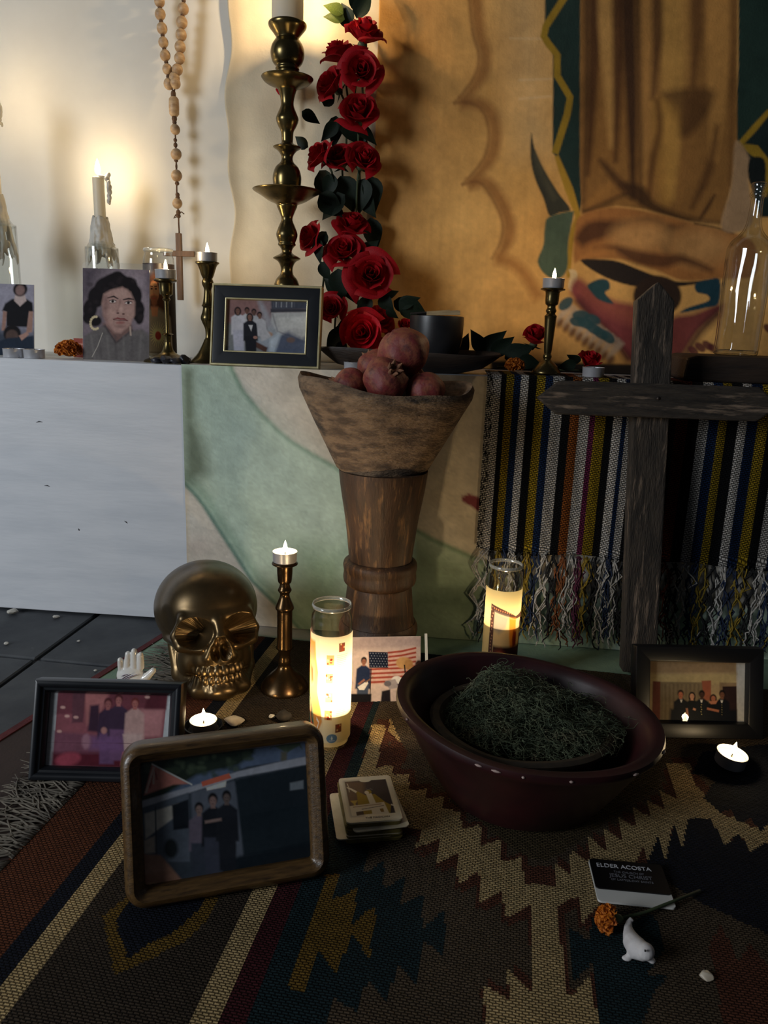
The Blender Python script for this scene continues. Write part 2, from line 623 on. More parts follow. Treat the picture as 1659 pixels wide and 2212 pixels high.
# ------------------------------------------------------------------ altar bench
M_white = mat('white_paint', (214, 216, 220), (203, 206, 211), scale=5, rough=.5, bump=.10, bscale=30, stretch=(1, 1, 6))
bench = thing('altar_bench', 'long white painted bench box carrying the altar along the wall', 'bench', (0, 0, 0))
fp = MB().box(-1.7, 1.7, FRONT, FRONT + .018, .004, SHELF).build('front_panel', M_white, bench, bevel=.002)
MB().box(-1.7, 1.7, FRONT + .0185, WALL - .003, SHELF - .018, SHELF).build('top_board', M_white, bench, bevel=.003)
MB().box(-1.7, -1.682, FRONT + .02, WALL - .005, .004, SHELF - .019).build('side_panel', M_white, bench)
MB().box(1.682, 1.7, FRONT + .02, WALL - .005, .004, SHELF - .019).build('side_panel', M_white, bench)
M_scuff = mat('scuff', (92, 92, 94), rough=.8)
for (x, y, l, r) in ((272, 1128, 9, 40), (85, 912, 16, -6), (102, 1050, 14, 8), (170, 1144, 6, 70)):
    p = ony(x, y, FRONT)
    MB().tube([(-l * .0004, 0, 0), (0, -.0004, l * .0001), (l * .0004, 0, 0)], [.0003, .0011, .0003], 5).build(
        'scuff_mark', M_scuff, bench, loc=(p.x, FRONT - .0004, p.z), rot=(0, radians(r), 0))

# ------------------------------------------------------------------ backdrop cloth, painted canvas
def wallmap(Y):
    def f(pts):
        q = [ony(float(a), float(b), Y) for a, b in pts]
        return np.array([(p.x, -p.z) for p in q])
    return f


def cloth_grid(X0, X1, Z0, Z1, nx, ny):
    u, v = np.meshgrid(np.linspace(0, 1, nx), np.linspace(0, 1, ny))
    u, v = u.ravel(), v.ravel()
    return X0 + (X1 - X0) * u, Z1 + (Z0 - Z1) * v, u, v


M_cloth = paintmat('canvas_paint', rough=.75, bump=.25, bscale=260, spec=.25)
ZT = 1.34
xa, xb = ony(496, 300, WALL - .008).x, ony(822, 400, WALL - .008).x
X, Z, u, v = cloth_grid(xa, xb, SHELF + .001, ZT, 90, 160)
c = Canvas(np.c_[X, -Z], (222, 207, 178), wallmap(WALL - .008), sc=.001)
c.mottle(.22, 9, 3, (.6, .8, 1.0))
c.mottle(.10, 40, 5)
for (x0, x1, a) in ((492, 520, .35), (500, 508, .4)):  # darker bands: shadow along the left edge painted into the cloth colour
    c.poly([(x0, -80), (x1, -80), (x1, 620), (x0, 620)], (176, 158, 126), 14, a)
ed = .006 * np.sin(Z * 17 + .6) + .004 * np.sin(Z * 41)
V = np.c_[X + ed * (1 - u) ** 3, WALL - .008 + .003 * np.sin(X * 60 + Z * 4) * np.sin(Z * 9) - .004 * (1 - u) ** 4, Z]
bc = gridmesh('backdrop_cloth', V, 90, 160, c.C, M_cloth)
so = bc.modifiers.new('thick', 'SOLIDIFY'); so.thickness = .0012; so.offset = 1
tag(bc, 'plain cream cloth strip hanging on the wall behind the tall brass candlestick', 'cloth')

YC = WALL - .014
xa, xb = ony(808, 400, YC).x, 1.05
NX, NY = 460, 330
X, Z, u, v = cloth_grid(xa, xb, SHELF + .001, ZT, NX, NY)
c = Canvas(np.c_[X, -Z], (222, 166, 92), wallmap(YC), sc=.00105)
c.mottle(.30, 5, 11, (.8, 1.0, 1.25))
Zm = lambda pts: [(829 + a / 2.0, b / 2.0) for a, b in pts]          # coordinates of the doubled study view
c.poly([(808, -200), (960, -200), (975, 300), (900, 620), (808, 700)], (166, 120, 70), 60, .35)
c.poly([(1060, -200), (1170, -200), (1190, 330), (1120, 330)], (212, 178, 128), 40, .5)
for (a, b, e, f_) in ((1100, 84, 1180, 86), (1120, 175, 1192, 172), (1120, 215, 1190, 210)):
    c.line([(a, b), (e, f_)], 3, (226, 196, 150), 2, .5)
# scalloped gold line
c.smooth = True
sc = [(1018, -120), (1022, 0), (1030, 75), (1042, 118), (1032, 168), (988, 224), (1022, 222), (1052, 242), (1064, 290), (1052, 345),
      (1006, 400), (1042, 394), (1072, 430), (1093, 480), (1090, 520), (1070, 560), (1100, 566), (1132, 592), (1165, 645)]
for i in range(3):
    seg = (sc[:6], sc[5:11], sc[10:16])[i]
    c.line([(a + 6, b) for a, b in seg], [26] * (len(seg) - 1) + [8], (158, 104, 52), 7, .85)
    c.line([(a - 8, b) for a, b in seg], 5, (126, 80, 40), 3, .6)
c.line(sc[15:], 24, (170, 112, 54), 8, .8)
# dark green cloth with yellow hem
c.smooth = False
c.poly([(1176, -200), (1182, -200), (1176, 60), (1172, 82), (1194, 118), (1193, 330), (1205, 345), (1232, 400), (1250, 468), (1256, 440), (1254, -200)], (34, 52, 46), 2)
c.poly([(1592, -200), (1820, -200), (1820, 320), (1659, 240), (1596, 310), (1585, 300), (1594, 150)], (34, 54, 46), 2)
c.poly([(1596, 310), (1659, 240), (1750, 300), (1750, 470), (1640, 470), (1618, 390)], (26, 40, 38), 2)
yl = (158, 124, 36)
c.line(Zm([(800, -40), (745, 45), (700, 115), (690, 160), (712, 195), (748, 240), (748, 330), (803, 425), (790, 500), (762, 590), (738, 665)]), 15, yl, 1.5)
c.line(Zm([(745, 675), (770, 740), (800, 820), (840, 935), (812, 1010), (800, 1100), (798, 1200)]), [9, 14, 18, 12, 11, 13, 7], (176, 134, 44), 2)
c.line(Zm([(1665, 480), (1600, 555), (1540, 622), (1600, 650), (1650, 700), (1660, 790), (1640, 850)]), [10, 14, 16, 26, 16, 12, 10], yl, 1.5)
# ochre robe with folds
c.smooth = True
robe = Zm([(850, -400), (1525, -400), (1525, 620), (1500, 800), (1455, 968), (1320, 955), (1130, 905), (1000, 890), (855, 925), (845, 700)])
c.smooth = False; c.poly(robe, (150, 104, 52), 2); c.smooth = True
for (x0, x1, y1, wd, col, a) in ((905, 880, 760, 26, (84, 52, 26), .95), (960, 985, 640, 40, (196, 146, 80), .85), (1005, 1000, 700, 26, (78, 46, 24), .9),
                                 (1050, 1075, 860, 30, (62, 38, 22), .95), (1095, 1110, 880, 14, (60, 38, 22), .8), (1140, 1130, 800, 36, (184, 132, 70), .8),
                                 (1240, 1235, 860, 56, (196, 146, 74), .8), (1300, 1310, 420, 30, (188, 136, 70), .5), (1440, 1420, 700, 54, (198, 142, 74), .8),
                                 (1175, 1160, 430, 24, (84, 52, 26), .85), (1345, 1330, 380, 26, (100, 64, 32), .8), (1500, 1492, 800, 14, (96, 60, 30), .6),
                                 (870, 862, 880, 16, (66, 42, 24), .7)):
    c.line(Zm([(x0, -400), (x0 + 6, 100), ((x0 + x1) / 2 + 8, y1 * .55), (x1, y1)]), [wd, wd, wd * .8, wd * .3], col, 6, a)
c.poly(Zm([(1205, 402), (1420, 388), (1380, 520), (1285, 600), (1250, 500)]), (78, 48, 24), 8, .75)
c.poly(Zm([(1160, 440), (1260, 470), (1270, 640), (1240, 870), (1190, 860), (1165, 640)]), (186, 136, 62), 9, .5)
c.line(Zm([(1180, 430), (1190, 560), (1160, 700), (1140, 860)]), [10, 14, 16, 8], (92, 56, 26), 5, .7)
c.line(Zm([(1440, 540), (1400, 740), (1330, 900)]), [12, 20, 8], (88, 54, 26), 6, .75)
c.line(Zm([(1430, 840), (1395, 900), (1360, 955)]), [4, 9, 4], (70, 42, 22), 3, .8)
c.line(Zm([(860, 915), (960, 865), (1030, 820), (1100, 840), (1160, 895), (1300, 945), (1450, 968)]), [10, 20, 30, 34, 22, 14, 6], (58, 36, 20), 6, .85)
c.poly(Zm([(870, 900), (960, 790), (1040, 820), (1000, 850)]), (178, 122, 60), 5, .7)
c.line(Zm([(930, 690), (990, 760), (1050, 830)]), [8, 18, 20], (72, 44, 24), 5, .8)
# lower hem, lying in heavy rounded folds
c.poly(Zm([(845, 935), (950, 900), (1050, 900), (1200, 930), (1340, 965), (1515, 1008), (1600, 1060), (1600, 1190), (1440, 1205), (1290, 1212), (1180, 1170), (1020, 1120), (860, 1122), (822, 1130), (825, 1010)]), (172, 112, 58), 3)
c.line(Zm([(840, 1050), (900, 1000), (980, 985), (1060, 960)]), [24, 44, 34, 8], (76, 44, 26), 7, .9)
c.line(Zm([(1060, 960), (1150, 950), (1240, 985), (1300, 975)]), [6, 14, 16, 6], (96, 58, 30), 5, .8)
c.line(Zm([(1240, 980), (1215, 1040), (1218, 1095)]), [12, 28, 8], (58, 34, 22), 6, .95)
c.ell(829 + 555, 512, 66, 34, (206, 150, 88), 16, .85); c.ell(829 + 680, 532, 66, 40, (200, 146, 86), 18, .85)
c.line(Zm([(910, 1078), (1000, 1075), (1090, 1110), (1200, 1130), (1290, 1120), (1420, 1170)]), [8, 14, 28, 30, 18, 8], (80, 46, 28), 6, .85)
c.line(Zm([(850, 1120), (920, 1090), (1000, 1090)]), [8, 20, 12], (196, 130, 66), 5, .6)
c.line(Zm([(1340, 966), (1440, 985), (1512, 1010)]), 4, (60, 38, 22), 2, .8)
# pale strip and dark shapes on either side
c.poly(Zm([(1518, 610), (1580, 690), (1575, 790), (1590, 960), (1515, 1005), (1455, 972), (1500, 800)]), (176, 140, 102), 3)
c.poly(Zm([(1578, 690), (1642, 690), (1640, 790), (1580, 790)]), (22, 28, 26), 2)
c.poly(Zm([(637, 578), (650, 640), (690, 730), (750, 830), (806, 905), (760, 918), (716, 932), (690, 860), (652, 770), (634, 680)]), (58, 56, 44), 2)
c.line(Zm([(650, 660), (690, 770), (740, 860)]), [6, 16, 10], (96, 88, 66), 6, .5)
c.poly(Zm([(712, 938), (812, 912), (818, 935), (796, 1050), (792, 1160), (755, 1205), (700, 1190), (664, 1132), (688, 1060), (694, 990)]), (78, 92, 72), 2)
c.poly(Zm([(850, 1126), (930, 1120), (1010, 1130), (1100, 1165), (1180, 1195), (1280, 1218), (1450, 1208), (1380, 1222), (1250, 1240), (1100, 1240), (960, 1200)]), (44, 34, 28), 2)
c.ell(829 + 590, 640, 52, 44, (52, 36, 26), 3)
# pink and blue brushwork below
c.poly(Zm([(796, 1244), (806, 1190), (800, 1165), (830, 1170), (836, 1205), (822, 1260)]), (222, 190, 140), 2)
c.poly(Zm([(805, 1262), (838, 1205), (900, 1250), (990, 1300), (1100, 1330), (1120, 1420), (1120, 1600), (1070, 1570), (960, 1430), (870, 1350)]), (132, 62, 62), 6)
c.poly(Zm([(838, 1215), (900, 1255), (990, 1305), (1090, 1330), (1090, 1400), (960, 1350), (860, 1280)]), (160, 88, 66), 14, .7)
c.line(Zm([(830, 1290), (900, 1370), (980, 1450), (1060, 1560)]), 16, (74, 34, 34), 7, .8)
c.poly(Zm([(1230, 1390), (1340, 1352), (1445, 1312), (1460, 1340), (1360, 1430), (1300, 1520), (1230, 1600)]), (124, 60, 54), 7)
c.line(Zm([(1450, 1345), (1360, 1440), (1290, 1560)]), 18, (60, 32, 32), 8, .8)
tl = (42, 72, 76)
c.poly(Zm([(880, 1232), (930, 1206), (968, 1212), (976, 1246), (955, 1268), (990, 1312), (930, 1296), (895, 1262)]), tl, 2)
c.poly(Zm([(1345, 1225), (1400, 1208), (1450, 1210), (1445, 1310), (1390, 1330), (1282, 1352), (1310, 1330), (1400, 1300), (1395, 1275), (1350, 1262)]), (30, 62, 72), 2)
for k in range(9):
    x, y = 770 + k * 27, 1330 + k * 20
    c.line(Zm([(x + 40, y - 16), (x, y + 30), (x - 20, y + 62)]), [16, 15, 4], (172, 152, 130), 4, .8)
    c.ell(829 + (x - 8) / 2, (y + 66) / 2, 11, 7, (84, 50, 38), 4, .8, -50)
for (x, y, r) in ((785, 1312, -40), (838, 1390, 10), (872, 1398, 20), (905, 1420, 30), (935, 1440, 35), (965, 1456, 40), (850, 1362, 0), (900, 1380, 20)):
    c.ell(829 + x / 2, y / 2, 18, 11, tl, 2, .95, r)
for (x, y) in ((1335, 1515), (1365, 1500), (1395, 1492), (1420, 1505), (1660, 1420)):
    c.ell(829 + x / 2, y / 2, 13, 8, (88, 38, 40), 2, .9, 40)
c.smooth = False
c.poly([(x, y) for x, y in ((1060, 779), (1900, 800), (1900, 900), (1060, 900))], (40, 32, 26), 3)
c.mottle(.20, 22, 17); c.mottle(.12, 110, 19)
st_ = fbm(c.P[:, 0] * 150, c.P[:, 1] * 9, 23)[:, None] - .5
c.C = np.clip(c.C * (1 + .16 * st_), .001, 1)
V = np.c_[X, YC + .0025 * np.sin(X * 24 + Z * 7) * np.sin(Z * 13 + 1) + .0012 * np.sin(Z * 70 + X * 9) * np.exp(-((X - .2) / .1) ** 2), Z]
pc = gridmesh('painted_canvas', V, NX, NY, c.C, M_cloth)
so = pc.modifiers.new('thick', 'SOLIDIFY'); so.thickness = .003; so.offset = 1
tag(pc, 'large ochre painted canvas of draped robes and scalloped gold lines on the wall', 'painting')

# ------------------------------------------------------------------ painted cloth over the bench front and the floor
drape = thing('painted_drape', 'cream cloth with broad sage green curve hanging over the bench front onto the floor', 'cloth')
YD = FRONT - .006
xa, xb = ony(398, 1000, YD).x, 1.0
NX, NY = 300, 120
X, Z, u, v = cloth_grid(xa, xb, .004, SHELF + .002, NX, NY)
c = Canvas(np.c_[X, -Z], (208, 200, 186), wallmap(YD), sc=.0009)
c.mottle(.14, 7, 23, (.7, .9, 1.1))
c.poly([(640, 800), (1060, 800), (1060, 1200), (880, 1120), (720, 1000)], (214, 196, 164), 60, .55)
gtop = [(496, 780), (505, 805), (525, 845), (565, 895), (600, 930), (630, 955), (680, 985), (725, 1010), (800, 1070), (890, 1140), (935, 1165), (980, 1185), (1050, 1216), (1250, 1280), (1800, 1330)]
gbot = [(1800, 1700), (760, 1440), (700, 1402), (660, 1372), (610, 1318), (575, 1284), (545, 1255), (510, 1200), (465, 1130), (440, 1090), (420, 1066), (398, 1044), (380, 1030), (380, 780)]
c.poly(gtop + gbot, (190, 208, 188), 2.5)
c.line(gtop[:13], 9, (104, 138, 112), 4, .8)
c.line(gbot[3:13], 8, (86, 124, 112), 3, .85)
c.line([(a + 10, b - 8) for a, b in gbot[3:13]], 20, (112, 146, 122), 10, .5)
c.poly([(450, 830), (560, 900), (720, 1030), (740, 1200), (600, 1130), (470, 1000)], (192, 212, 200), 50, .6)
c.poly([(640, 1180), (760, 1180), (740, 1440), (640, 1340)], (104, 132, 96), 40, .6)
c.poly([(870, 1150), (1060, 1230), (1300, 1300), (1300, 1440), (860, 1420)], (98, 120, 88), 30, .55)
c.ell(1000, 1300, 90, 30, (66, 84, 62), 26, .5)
c.poly([(396, 800), (412, 800), (420, 900), (446, 985), (450, 1025), (402, 1045), (396, 1040)], (78, 88, 64), 16, .75)
c.poly([(402, 800), (415, 800), (416, 900), (402, 900)], (110, 118, 92), 6, .5)
c.line([(401, 1060), (404, 1220)], 7, (200, 182, 150), 4, .7)
c.ell(425, 1180, 26, 20, (190, 170, 158), 16, .4)
c.poly([(996, 1074), (1012, 1066), (1036, 1074), (1060, 1082), (1060, 1112), (1038, 1108), (1016, 1092), (1000, 1084)], (132, 64, 70), 2)
n = fbm(c.P[:, 0] * 90, c.P[:, 1] * 90, 31)
c.mottle(.14, 60, 29); c.mottle(.24, 14, 33); c.mottle(.16, 260, 37)
V = np.c_[X, YD - .0022 * np.sin(X * 14 + 1) * np.sin(Z * 8) ** 2 - .001 * np.sin(Z * 40 + X * 20) * (v > .5), Z]
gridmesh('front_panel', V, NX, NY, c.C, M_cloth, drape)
# the part on the floor
e0, e1 = onz(352, 1376), onz(-10, 1606)
dirn = (e1 - e0).normalized()
NX, NY = 160, 120
u, v = np.meshgrid(np.linspace(0, 1, NX), np.linspace(0, 1, NY)); u, v = u.ravel(), v.ravel()
Yl = YD + .003 - v * 1.15
Xl = e0.x + dirn.x / dirn.y * (Yl - e0.y)
X = Xl + u * (1.1 - Xl)
def gmap(pts):
    q = [onz(float(a), float(b), .003) for a, b in pts]
    return np.array([(p.x, p.y) for p in q])
c = Canvas(np.c_[X, Yl], (128, 152, 130), gmap, sc=.0009)
c.poly([(360, 1330), (620, 1310), (690, 1385), (560, 1372), (420, 1372)], (198, 192, 182), 8)
c.poly([(200, 1470), (420, 1480), (420, 1560), (900, 1700), (900, 2400), (-600, 2400), (-600, 1470)], (62, 50, 46), 8)
c.mottle(.25, 12, 41); c.mottle(.15, 70, 43)
gridmesh('floor_panel', np.c_[X, Yl, .0022 + .001 * fbm(X * 14, Yl * 14, 47)], NX, NY, c.C, M_cloth, drape)
M_redtrim = mat('red_trim', (96, 34, 36), (78, 26, 28), scale=60, rough=.9, bump=.4, bscale=300)
b0 = e0 + dirn * -.055; b1 = e0 + dirn * 1.05
mb = MB()
side = Vector((-dirn.y, dirn.x, 0)) * .006
pts = [b0 + side, b0 - side, b1 - side, b1 + side]
mb.add([(p.x, p.y, .0014) for p in pts] + [(p.x, p.y, .0046) for p in pts], [(3, 2, 1, 0), (4, 5, 6, 7), (0, 1, 5, 4), (1, 2, 6, 5), (2, 3, 7, 6), (3, 0, 4, 7)])
mb.build('red_edge', M_redtrim, drape)['label'] = 'dark red binding'

# ------------------------------------------------------------------ rug
RA = radians(-5.0)                                     # the stripes run a little to the right of straight ahead
rc = Vector((.27, .77, 0))
RW, RL = 1.44, 1.04
CELL = .0034
NX, NY = int(RW / CELL) + 1, int(RL / CELL) + 1
lx, ly = np.meshgrid(np.linspace(-RW / 2, RW / 2, NX), np.linspace(RL / 2, -RL / 2, NY)); lx, ly = lx.ravel(), ly.ravel()
cx, cy = np.meshgrid(np.linspace(-RW / 2, RW / 2, NX)[:-1] + CELL / 2, np.linspace(RL / 2, -RL / 2, NY)[:-1] - CELL / 2)
cx, cy = cx.ravel(), cy.ravel()
WX, WYY = rc.x + cx * cos(RA) - cy * sin(RA), rc.y + cx * sin(RA) + cy * cos(RA)
def rmap(pts):
    q = [onz(float(a), float(b), RUGZ) for a, b in pts]
    return np.array([(p.x, p.y) for p in q])
BROWN, TEAL, NAVY, CREAM, ORANGE, RED, GOLD, RUST, GREY = (66, 56, 46), (32, 48, 52), (27, 30, 40), (186, 160, 114), (100, 58, 38), (72, 32, 36), (112, 86, 36), (92, 56, 42), (86, 73, 58)
OLIVE = (78, 66, 46)
c = Canvas(np.c_[WX, WYY], BROWN, rmap)
Z6 = lambda pts: [(560 + a / 3.072, 1500 + b / 3.072) for a, b in pts]
Z7 = lambda pts: [(1000 + a / 2.517, 1650 + b / 2.517) for a, b in pts]
Z5 = lambda pts: [(a / 2.37, 1700 + b / 2.37) for a, b in pts]
def ext(a, b, t0, t1):
    return [(a[0] + (b[0] - a[0]) * t0, a[1] + (b[1] - a[1]) * t0), (a[0] + (b[0] - a[0]) * t1, a[1] + (b[1] - a[1]) * t1)]
# stripes, by their two edges on the rug itself (positions across the rug)
def across(px):
    p = onz(*px, RUGZ) - rc
    return p.x * cos(-RA) - p.y * sin(-RA)
def stripe(x0, x1, col):
    m_ = (cx >= x0) & (cx < x1); c.C[m_] = lin(col)
lA = across((85, 1793)); lB = across((133, 1907)); lC = across((134, 1960)); lD = across((134, 2033))
lE = across((474, 2070)); lF = across((531, 2066)); lG = across((586, 2066))
stripe(-9, lB, ORANGE); stripe(lB, lC, NAVY); stripe(lC, lD, CREAM); stripe(lD, lE, BROWN); stripe(lE, lF, CREAM); stripe(lF, lG, RED)
stripe(lG, 9, TEAL)
# motif in the brown stripe
for dy in (0, -.30):
    def sh(pts):
        return [(p[0], p[1] + dy) for p in rmap(pts)]
    keep = c.map; c.map = lambda p: np.asarray(p, float)
    c.poly(sh(Z5([(640, 570), (525, 668), (545, 760), (590, 968), (760, 890), (960, 785), (1060, 690), (1115, 590), (1130, 420), (900, 330)])), GOLD)
    c.poly(sh(Z5([(690, 560), (588, 690), (620, 780), (655, 882), (760, 810), (890, 745), (1000, 650), (1050, 590), (1040, 480), (900, 420)])), NAVY)
    c.map = keep
# brown field right of the teal, stepped edge
c.poly(Z6([(742, 205), (700, 420), (660, 620), (740, 900), (725, 1030), (695, 1200), (835, 1095), (820, 1300), (960, 1215), (940, 1400), (1085, 1330), (1080, 1570), (1240, 1420),
           (1220, 1740), (1100, 1640), (1040, 1920), (915, 1785), (850, 2060), (720, 1890), (650, 2120), (490, 2020), (430, 2260), (400, 2600)])
       + [(1100, 2800), (2600, 2600), (2600, 1400), (900, 1440), (830, 1500)], GREY)
c.poly(Z6([(440, 1200), (545, 1195), (480, 1370), (560, 1335), (655, 1290), (615, 1530), (690, 1460), (780, 1410), (730, 1750), (610, 1590), (515, 1870), (395, 1710), (300, 2000), (180, 1945), (300, 1620)]), GOLD)
# rust step, then the cream steps over it
def off(pts, dx, dy): return [(a + dx, b + dy) for a, b in pts]
creamL = Z6([(750, 205), (842, 205), (828, 262), (790, 420), (770, 500), (880, 460), (890, 540), (990, 530), (1000, 640), (1105, 630), (1110, 700), (1220, 680), (1220, 760), (1340, 785), (1340, 900)]) + \
    Z7([(95, 335), (100, 445), (205, 418), (212, 540), (320, 510), (332, 655), (500, 672), (490, 535), (585, 610), (585, 465), (685, 545), (680, 400), (775, 470), (760, 350), (865, 415),
        (842, 290), (945, 350), (915, 238), (1020, 295), (990, 200), (1090, 245), (1058, 138), (1170, 200), (1100, 0), (1230, 0), (1260, 110), (1330, 190), (1395, 270), (1460, 300), (1500, 250), (1560, 360), (1659, 320),
        (1900, 500), (1900, 640), (1640, 430), (1560, 480), (1500, 380), (1420, 450), (1350, 300), (1225, 300), (1190, 470), (1140, 335), (1100, 530), (1065, 380), (1000, 560), (985, 440), (900, 620), (740, 770), (640, 880), (630, 720), (515, 772),
        (535, 1000), (555, 1250), (590, 1272), (690, 1150), (740, 1440), (900, 1800), (100, 1800), (130, 1415), (105, 1200), (250, 1290), (240, 1120), (380, 1250), (378, 1000), (368, 772),
        (225, 842), (215, 690), (88, 757), (90, 590)]) + \
    Z6([(1315, 1265), (1315, 1065), (1180, 1130), (1195, 965), (1040, 1025), (1070, 900), (950, 880), (900, 700), (640, 555), (690, 430)])
c.poly(off(creamL, 9, 20), RUST)
c.poly(off(creamL, -5, 12), RUST)
c.poly(off(creamL, 12, -12), RUST)
c.poly(creamL, CREAM)
c.poly(Z6([(840, 240), (870, 330), (800, 430), (770, 500), (860, 470), (940, 520), (980, 380), (900, 260)]), RUST)
c.poly(Z6([(870, 165), (945, 330), (852, 245)]), CREAM)
# under and around the big bowl
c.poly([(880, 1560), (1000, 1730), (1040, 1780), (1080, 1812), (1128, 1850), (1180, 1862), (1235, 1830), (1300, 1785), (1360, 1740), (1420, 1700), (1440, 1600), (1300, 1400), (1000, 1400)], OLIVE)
c.poly(Z7([(330, 560), (480, 560), (500, 670), (332, 655)]), RUST)
# right hand steps
c.poly(Z7([(1240, 60), (1310, 60), (1365, 100), (1310, 190), (1400, 270), (1460, 250), (1500, 330), (1560, 300), (1620, 370), (1659, 330), (2400, 600), (2400, -200), (1300, -60)]), NAVY)
c.poly(Z7([(1225, 300), (1350, 300), (1420, 450), (1500, 385), (1560, 480), (1640, 430), (1900, 640), (2200, 900), (1800, 1000), (1300, 760), (1100, 640), (990, 560), (1065, 385), (1100, 525), (1145, 340), (1190, 470)]), NAVY)
c.poly(Z7([(580, 900), (690, 965), (700, 840), (860, 900), (1000, 820), (1040, 830), (1100, 1000), (1000, 1150), (1110, 1160), (1040, 1250), (980, 1400), (1000, 1700), (760, 1500), (700, 1090), (590, 1200)]), TEAL)
c.poly(Z7([(1400, 870), (1500, 1080), (1560, 980), (1659, 1100), (2200, 1300), (2200, 1900), (1500, 1900), (1340, 1000)]), RUST)
# dye variation and single darker threads
rn = RNG.random(len(cx))
c.mottle(.22, 16, 51); c.C *= (.86 + .28 * rn)[:, None]
row = (np.arange(len(cx)) // (NX - 1))
c.C *= (.93 + .14 * RNG.random(NY)[row])[:, None]
M_rug = paintmat('wool_weave', rough=.95, weave=(170, 170, .20, .003, 0), spec=.1)
Vz = RUGZ + .0012 * fbm(lx * 9, ly * 9, 61) + .0008 * RNG.random(len(lx))
V = np.c_[rc.x + lx * cos(RA) - ly * sin(RA), rc.y + lx * sin(RA) + ly * cos(RA), Vz]
rug = thing('woven_rug', 'woven wool rug with stepped zigzag pattern and left hand stripes on the floor', 'rug')
gridmesh('woven_field', V, NX, NY, c.C, M_rug, rug, uv=np.c_[lx, ly], perface=True)
M_fr = mat('rug_fringe', (112, 104, 92), (84, 78, 70), scale=30, rough=.95)
mb = MB()
for k in range(520):
    yy = -RL / 2 + RL * (k + random.random()) / 520
    x0 = -RW / 2
    p = Vector((x0 + .004, yy, .006))
    path = [p]
    ln = random.uniform(.07, .125); a = random.gauss(0, .25)
    for j in range(1, 8):
        a += random.gauss(0, .22)
        p = p + Vector((-cos(a), sin(a), 0)) * (ln / 7)
        path.append(Vector((p.x, p.y, .0048 + .0035 * random.random())))
    mb.tube([(rc.x + q.x * cos(RA) - q.y * sin(RA), rc.y + q.x * sin(RA) + q.y * cos(RA), q.z) for q in path], [.0011, .0013, .0013, .0012, .0012, .0011, .0009, .0005], 4)
o = mb.build('fringe', M_fr, rug, smooth=180); o['kind'] = 'stuff'

# ------------------------------------------------------------------ striped serape over the bench edge
YS = FRONT - .022
ser = thing('striped_serape', 'dark woven serape with white, yellow, blue and orange stripes over the bench edge', 'blanket', (0, 0, 0))
W_, K_, Y_, B_, O_, P_, R_, D_ = (196, 190, 182), (20, 20, 22), (150, 124, 30), (24, 42, 74), (140, 78, 32), (98, 34, 66), (104, 50, 36), (60, 46, 40)
st = [(1047, W_), (1077, K_), (1089, Y_), (1104, B_), (1119, W_), (1136, K_), (1153, Y_), (1172, B_), (1188, W_), (1213, K_), (1231, O_), (1251, W_), (1274, P_), (1286, Y_), (1308, K_), (1325, W_),
      (1344, B_), (1354, W_), (1371, K_), (1392, Y_), (1410, B_), (1428, W_), (1445, D_), (1462, R_), (1486, K_), (1510, W_), (1532, B_), (1552, Y_), (1571, K_), (1595, W_), (1614, B_), (1638, Y_), (1661, K_), (1684, W_), (1706, B_), (1728, Y_), (1750, None)]
sx = [ony(px, 905, YS).x for px, _ in st]
cols = [k for _, k in st[:-1]]
ZB = ony(1110, 1192, YS).z
nu = 420
U = np.linspace(sx[0], sx[-1], nu)
path = []                                               # (y, z) from the lower edge up and back over the bench
for t in np.linspace(0, 1, 64): path.append((YS, ZB + (SHELF + .002 - ZB) * t))
for a in np.linspace(0, pi / 2, 7)[1:]: path.append((YS + .008 - .008 * cos(a), SHELF + .002 + .008 * sin(a) - .002))
for t in np.linspace(0, 1, 12)[1:]: path.append((YS + .008 + t * .13, SHELF + .006))
path = np.array(path); arc = np.r_[0, np.cumsum(np.hypot(*np.diff(path, axis=0).T))]
GU, GA = np.meshgrid(U, np.arange(len(path))); GU, gi = GU.ravel(), GA.ravel()
yy, zz = path[gi, 0], path[gi, 1]
hang = np.clip((SHELF - zz) / .3, 0, 1)
yy = yy - .004 * hang * (1 + np.sin(GU * 38 + 1.2)) * .5 - .0012 * np.sin(GU * 150)
zz = zz + np.where(gi < 3, .004 * np.sin(GU * 31) - .012 * (GU - sx[0]), 0)
band = np.clip(np.searchsorted(sx, GU, side='right') - 1, 0, len(cols) - 1)
CC = np.array([lin(k) for k in cols])[band]
edge = GU < sx[0] + .012
sp = RNG.random(len(GU))
CC = np.where((edge & (sp < .35))[:, None], lin(K_), CC)
CC = CC * (.8 + .4 * RNG.random(len(GU)))[:, None]
M_ser = paintmat('serape_weave', rough=.95, weave=(150, 150, .10, .003, radians(8)), spec=.1)
gridmesh('woven_cloth', np.c_[GU, yy, zz], nu, len(path), CC, M_ser, ser, uv=np.c_[GU, arc[gi]])
ymats = {}
def yarn(col):
    if col not in ymats: ymats[col] = mat('yarn_%d' % len(ymats), tuple(int(k * .88) for k in col), tuple(int(k * .6) for k in col), scale=200, rough=.95)
    return ymats[col]
ROWS = [0, .030, .058, .086, .114]
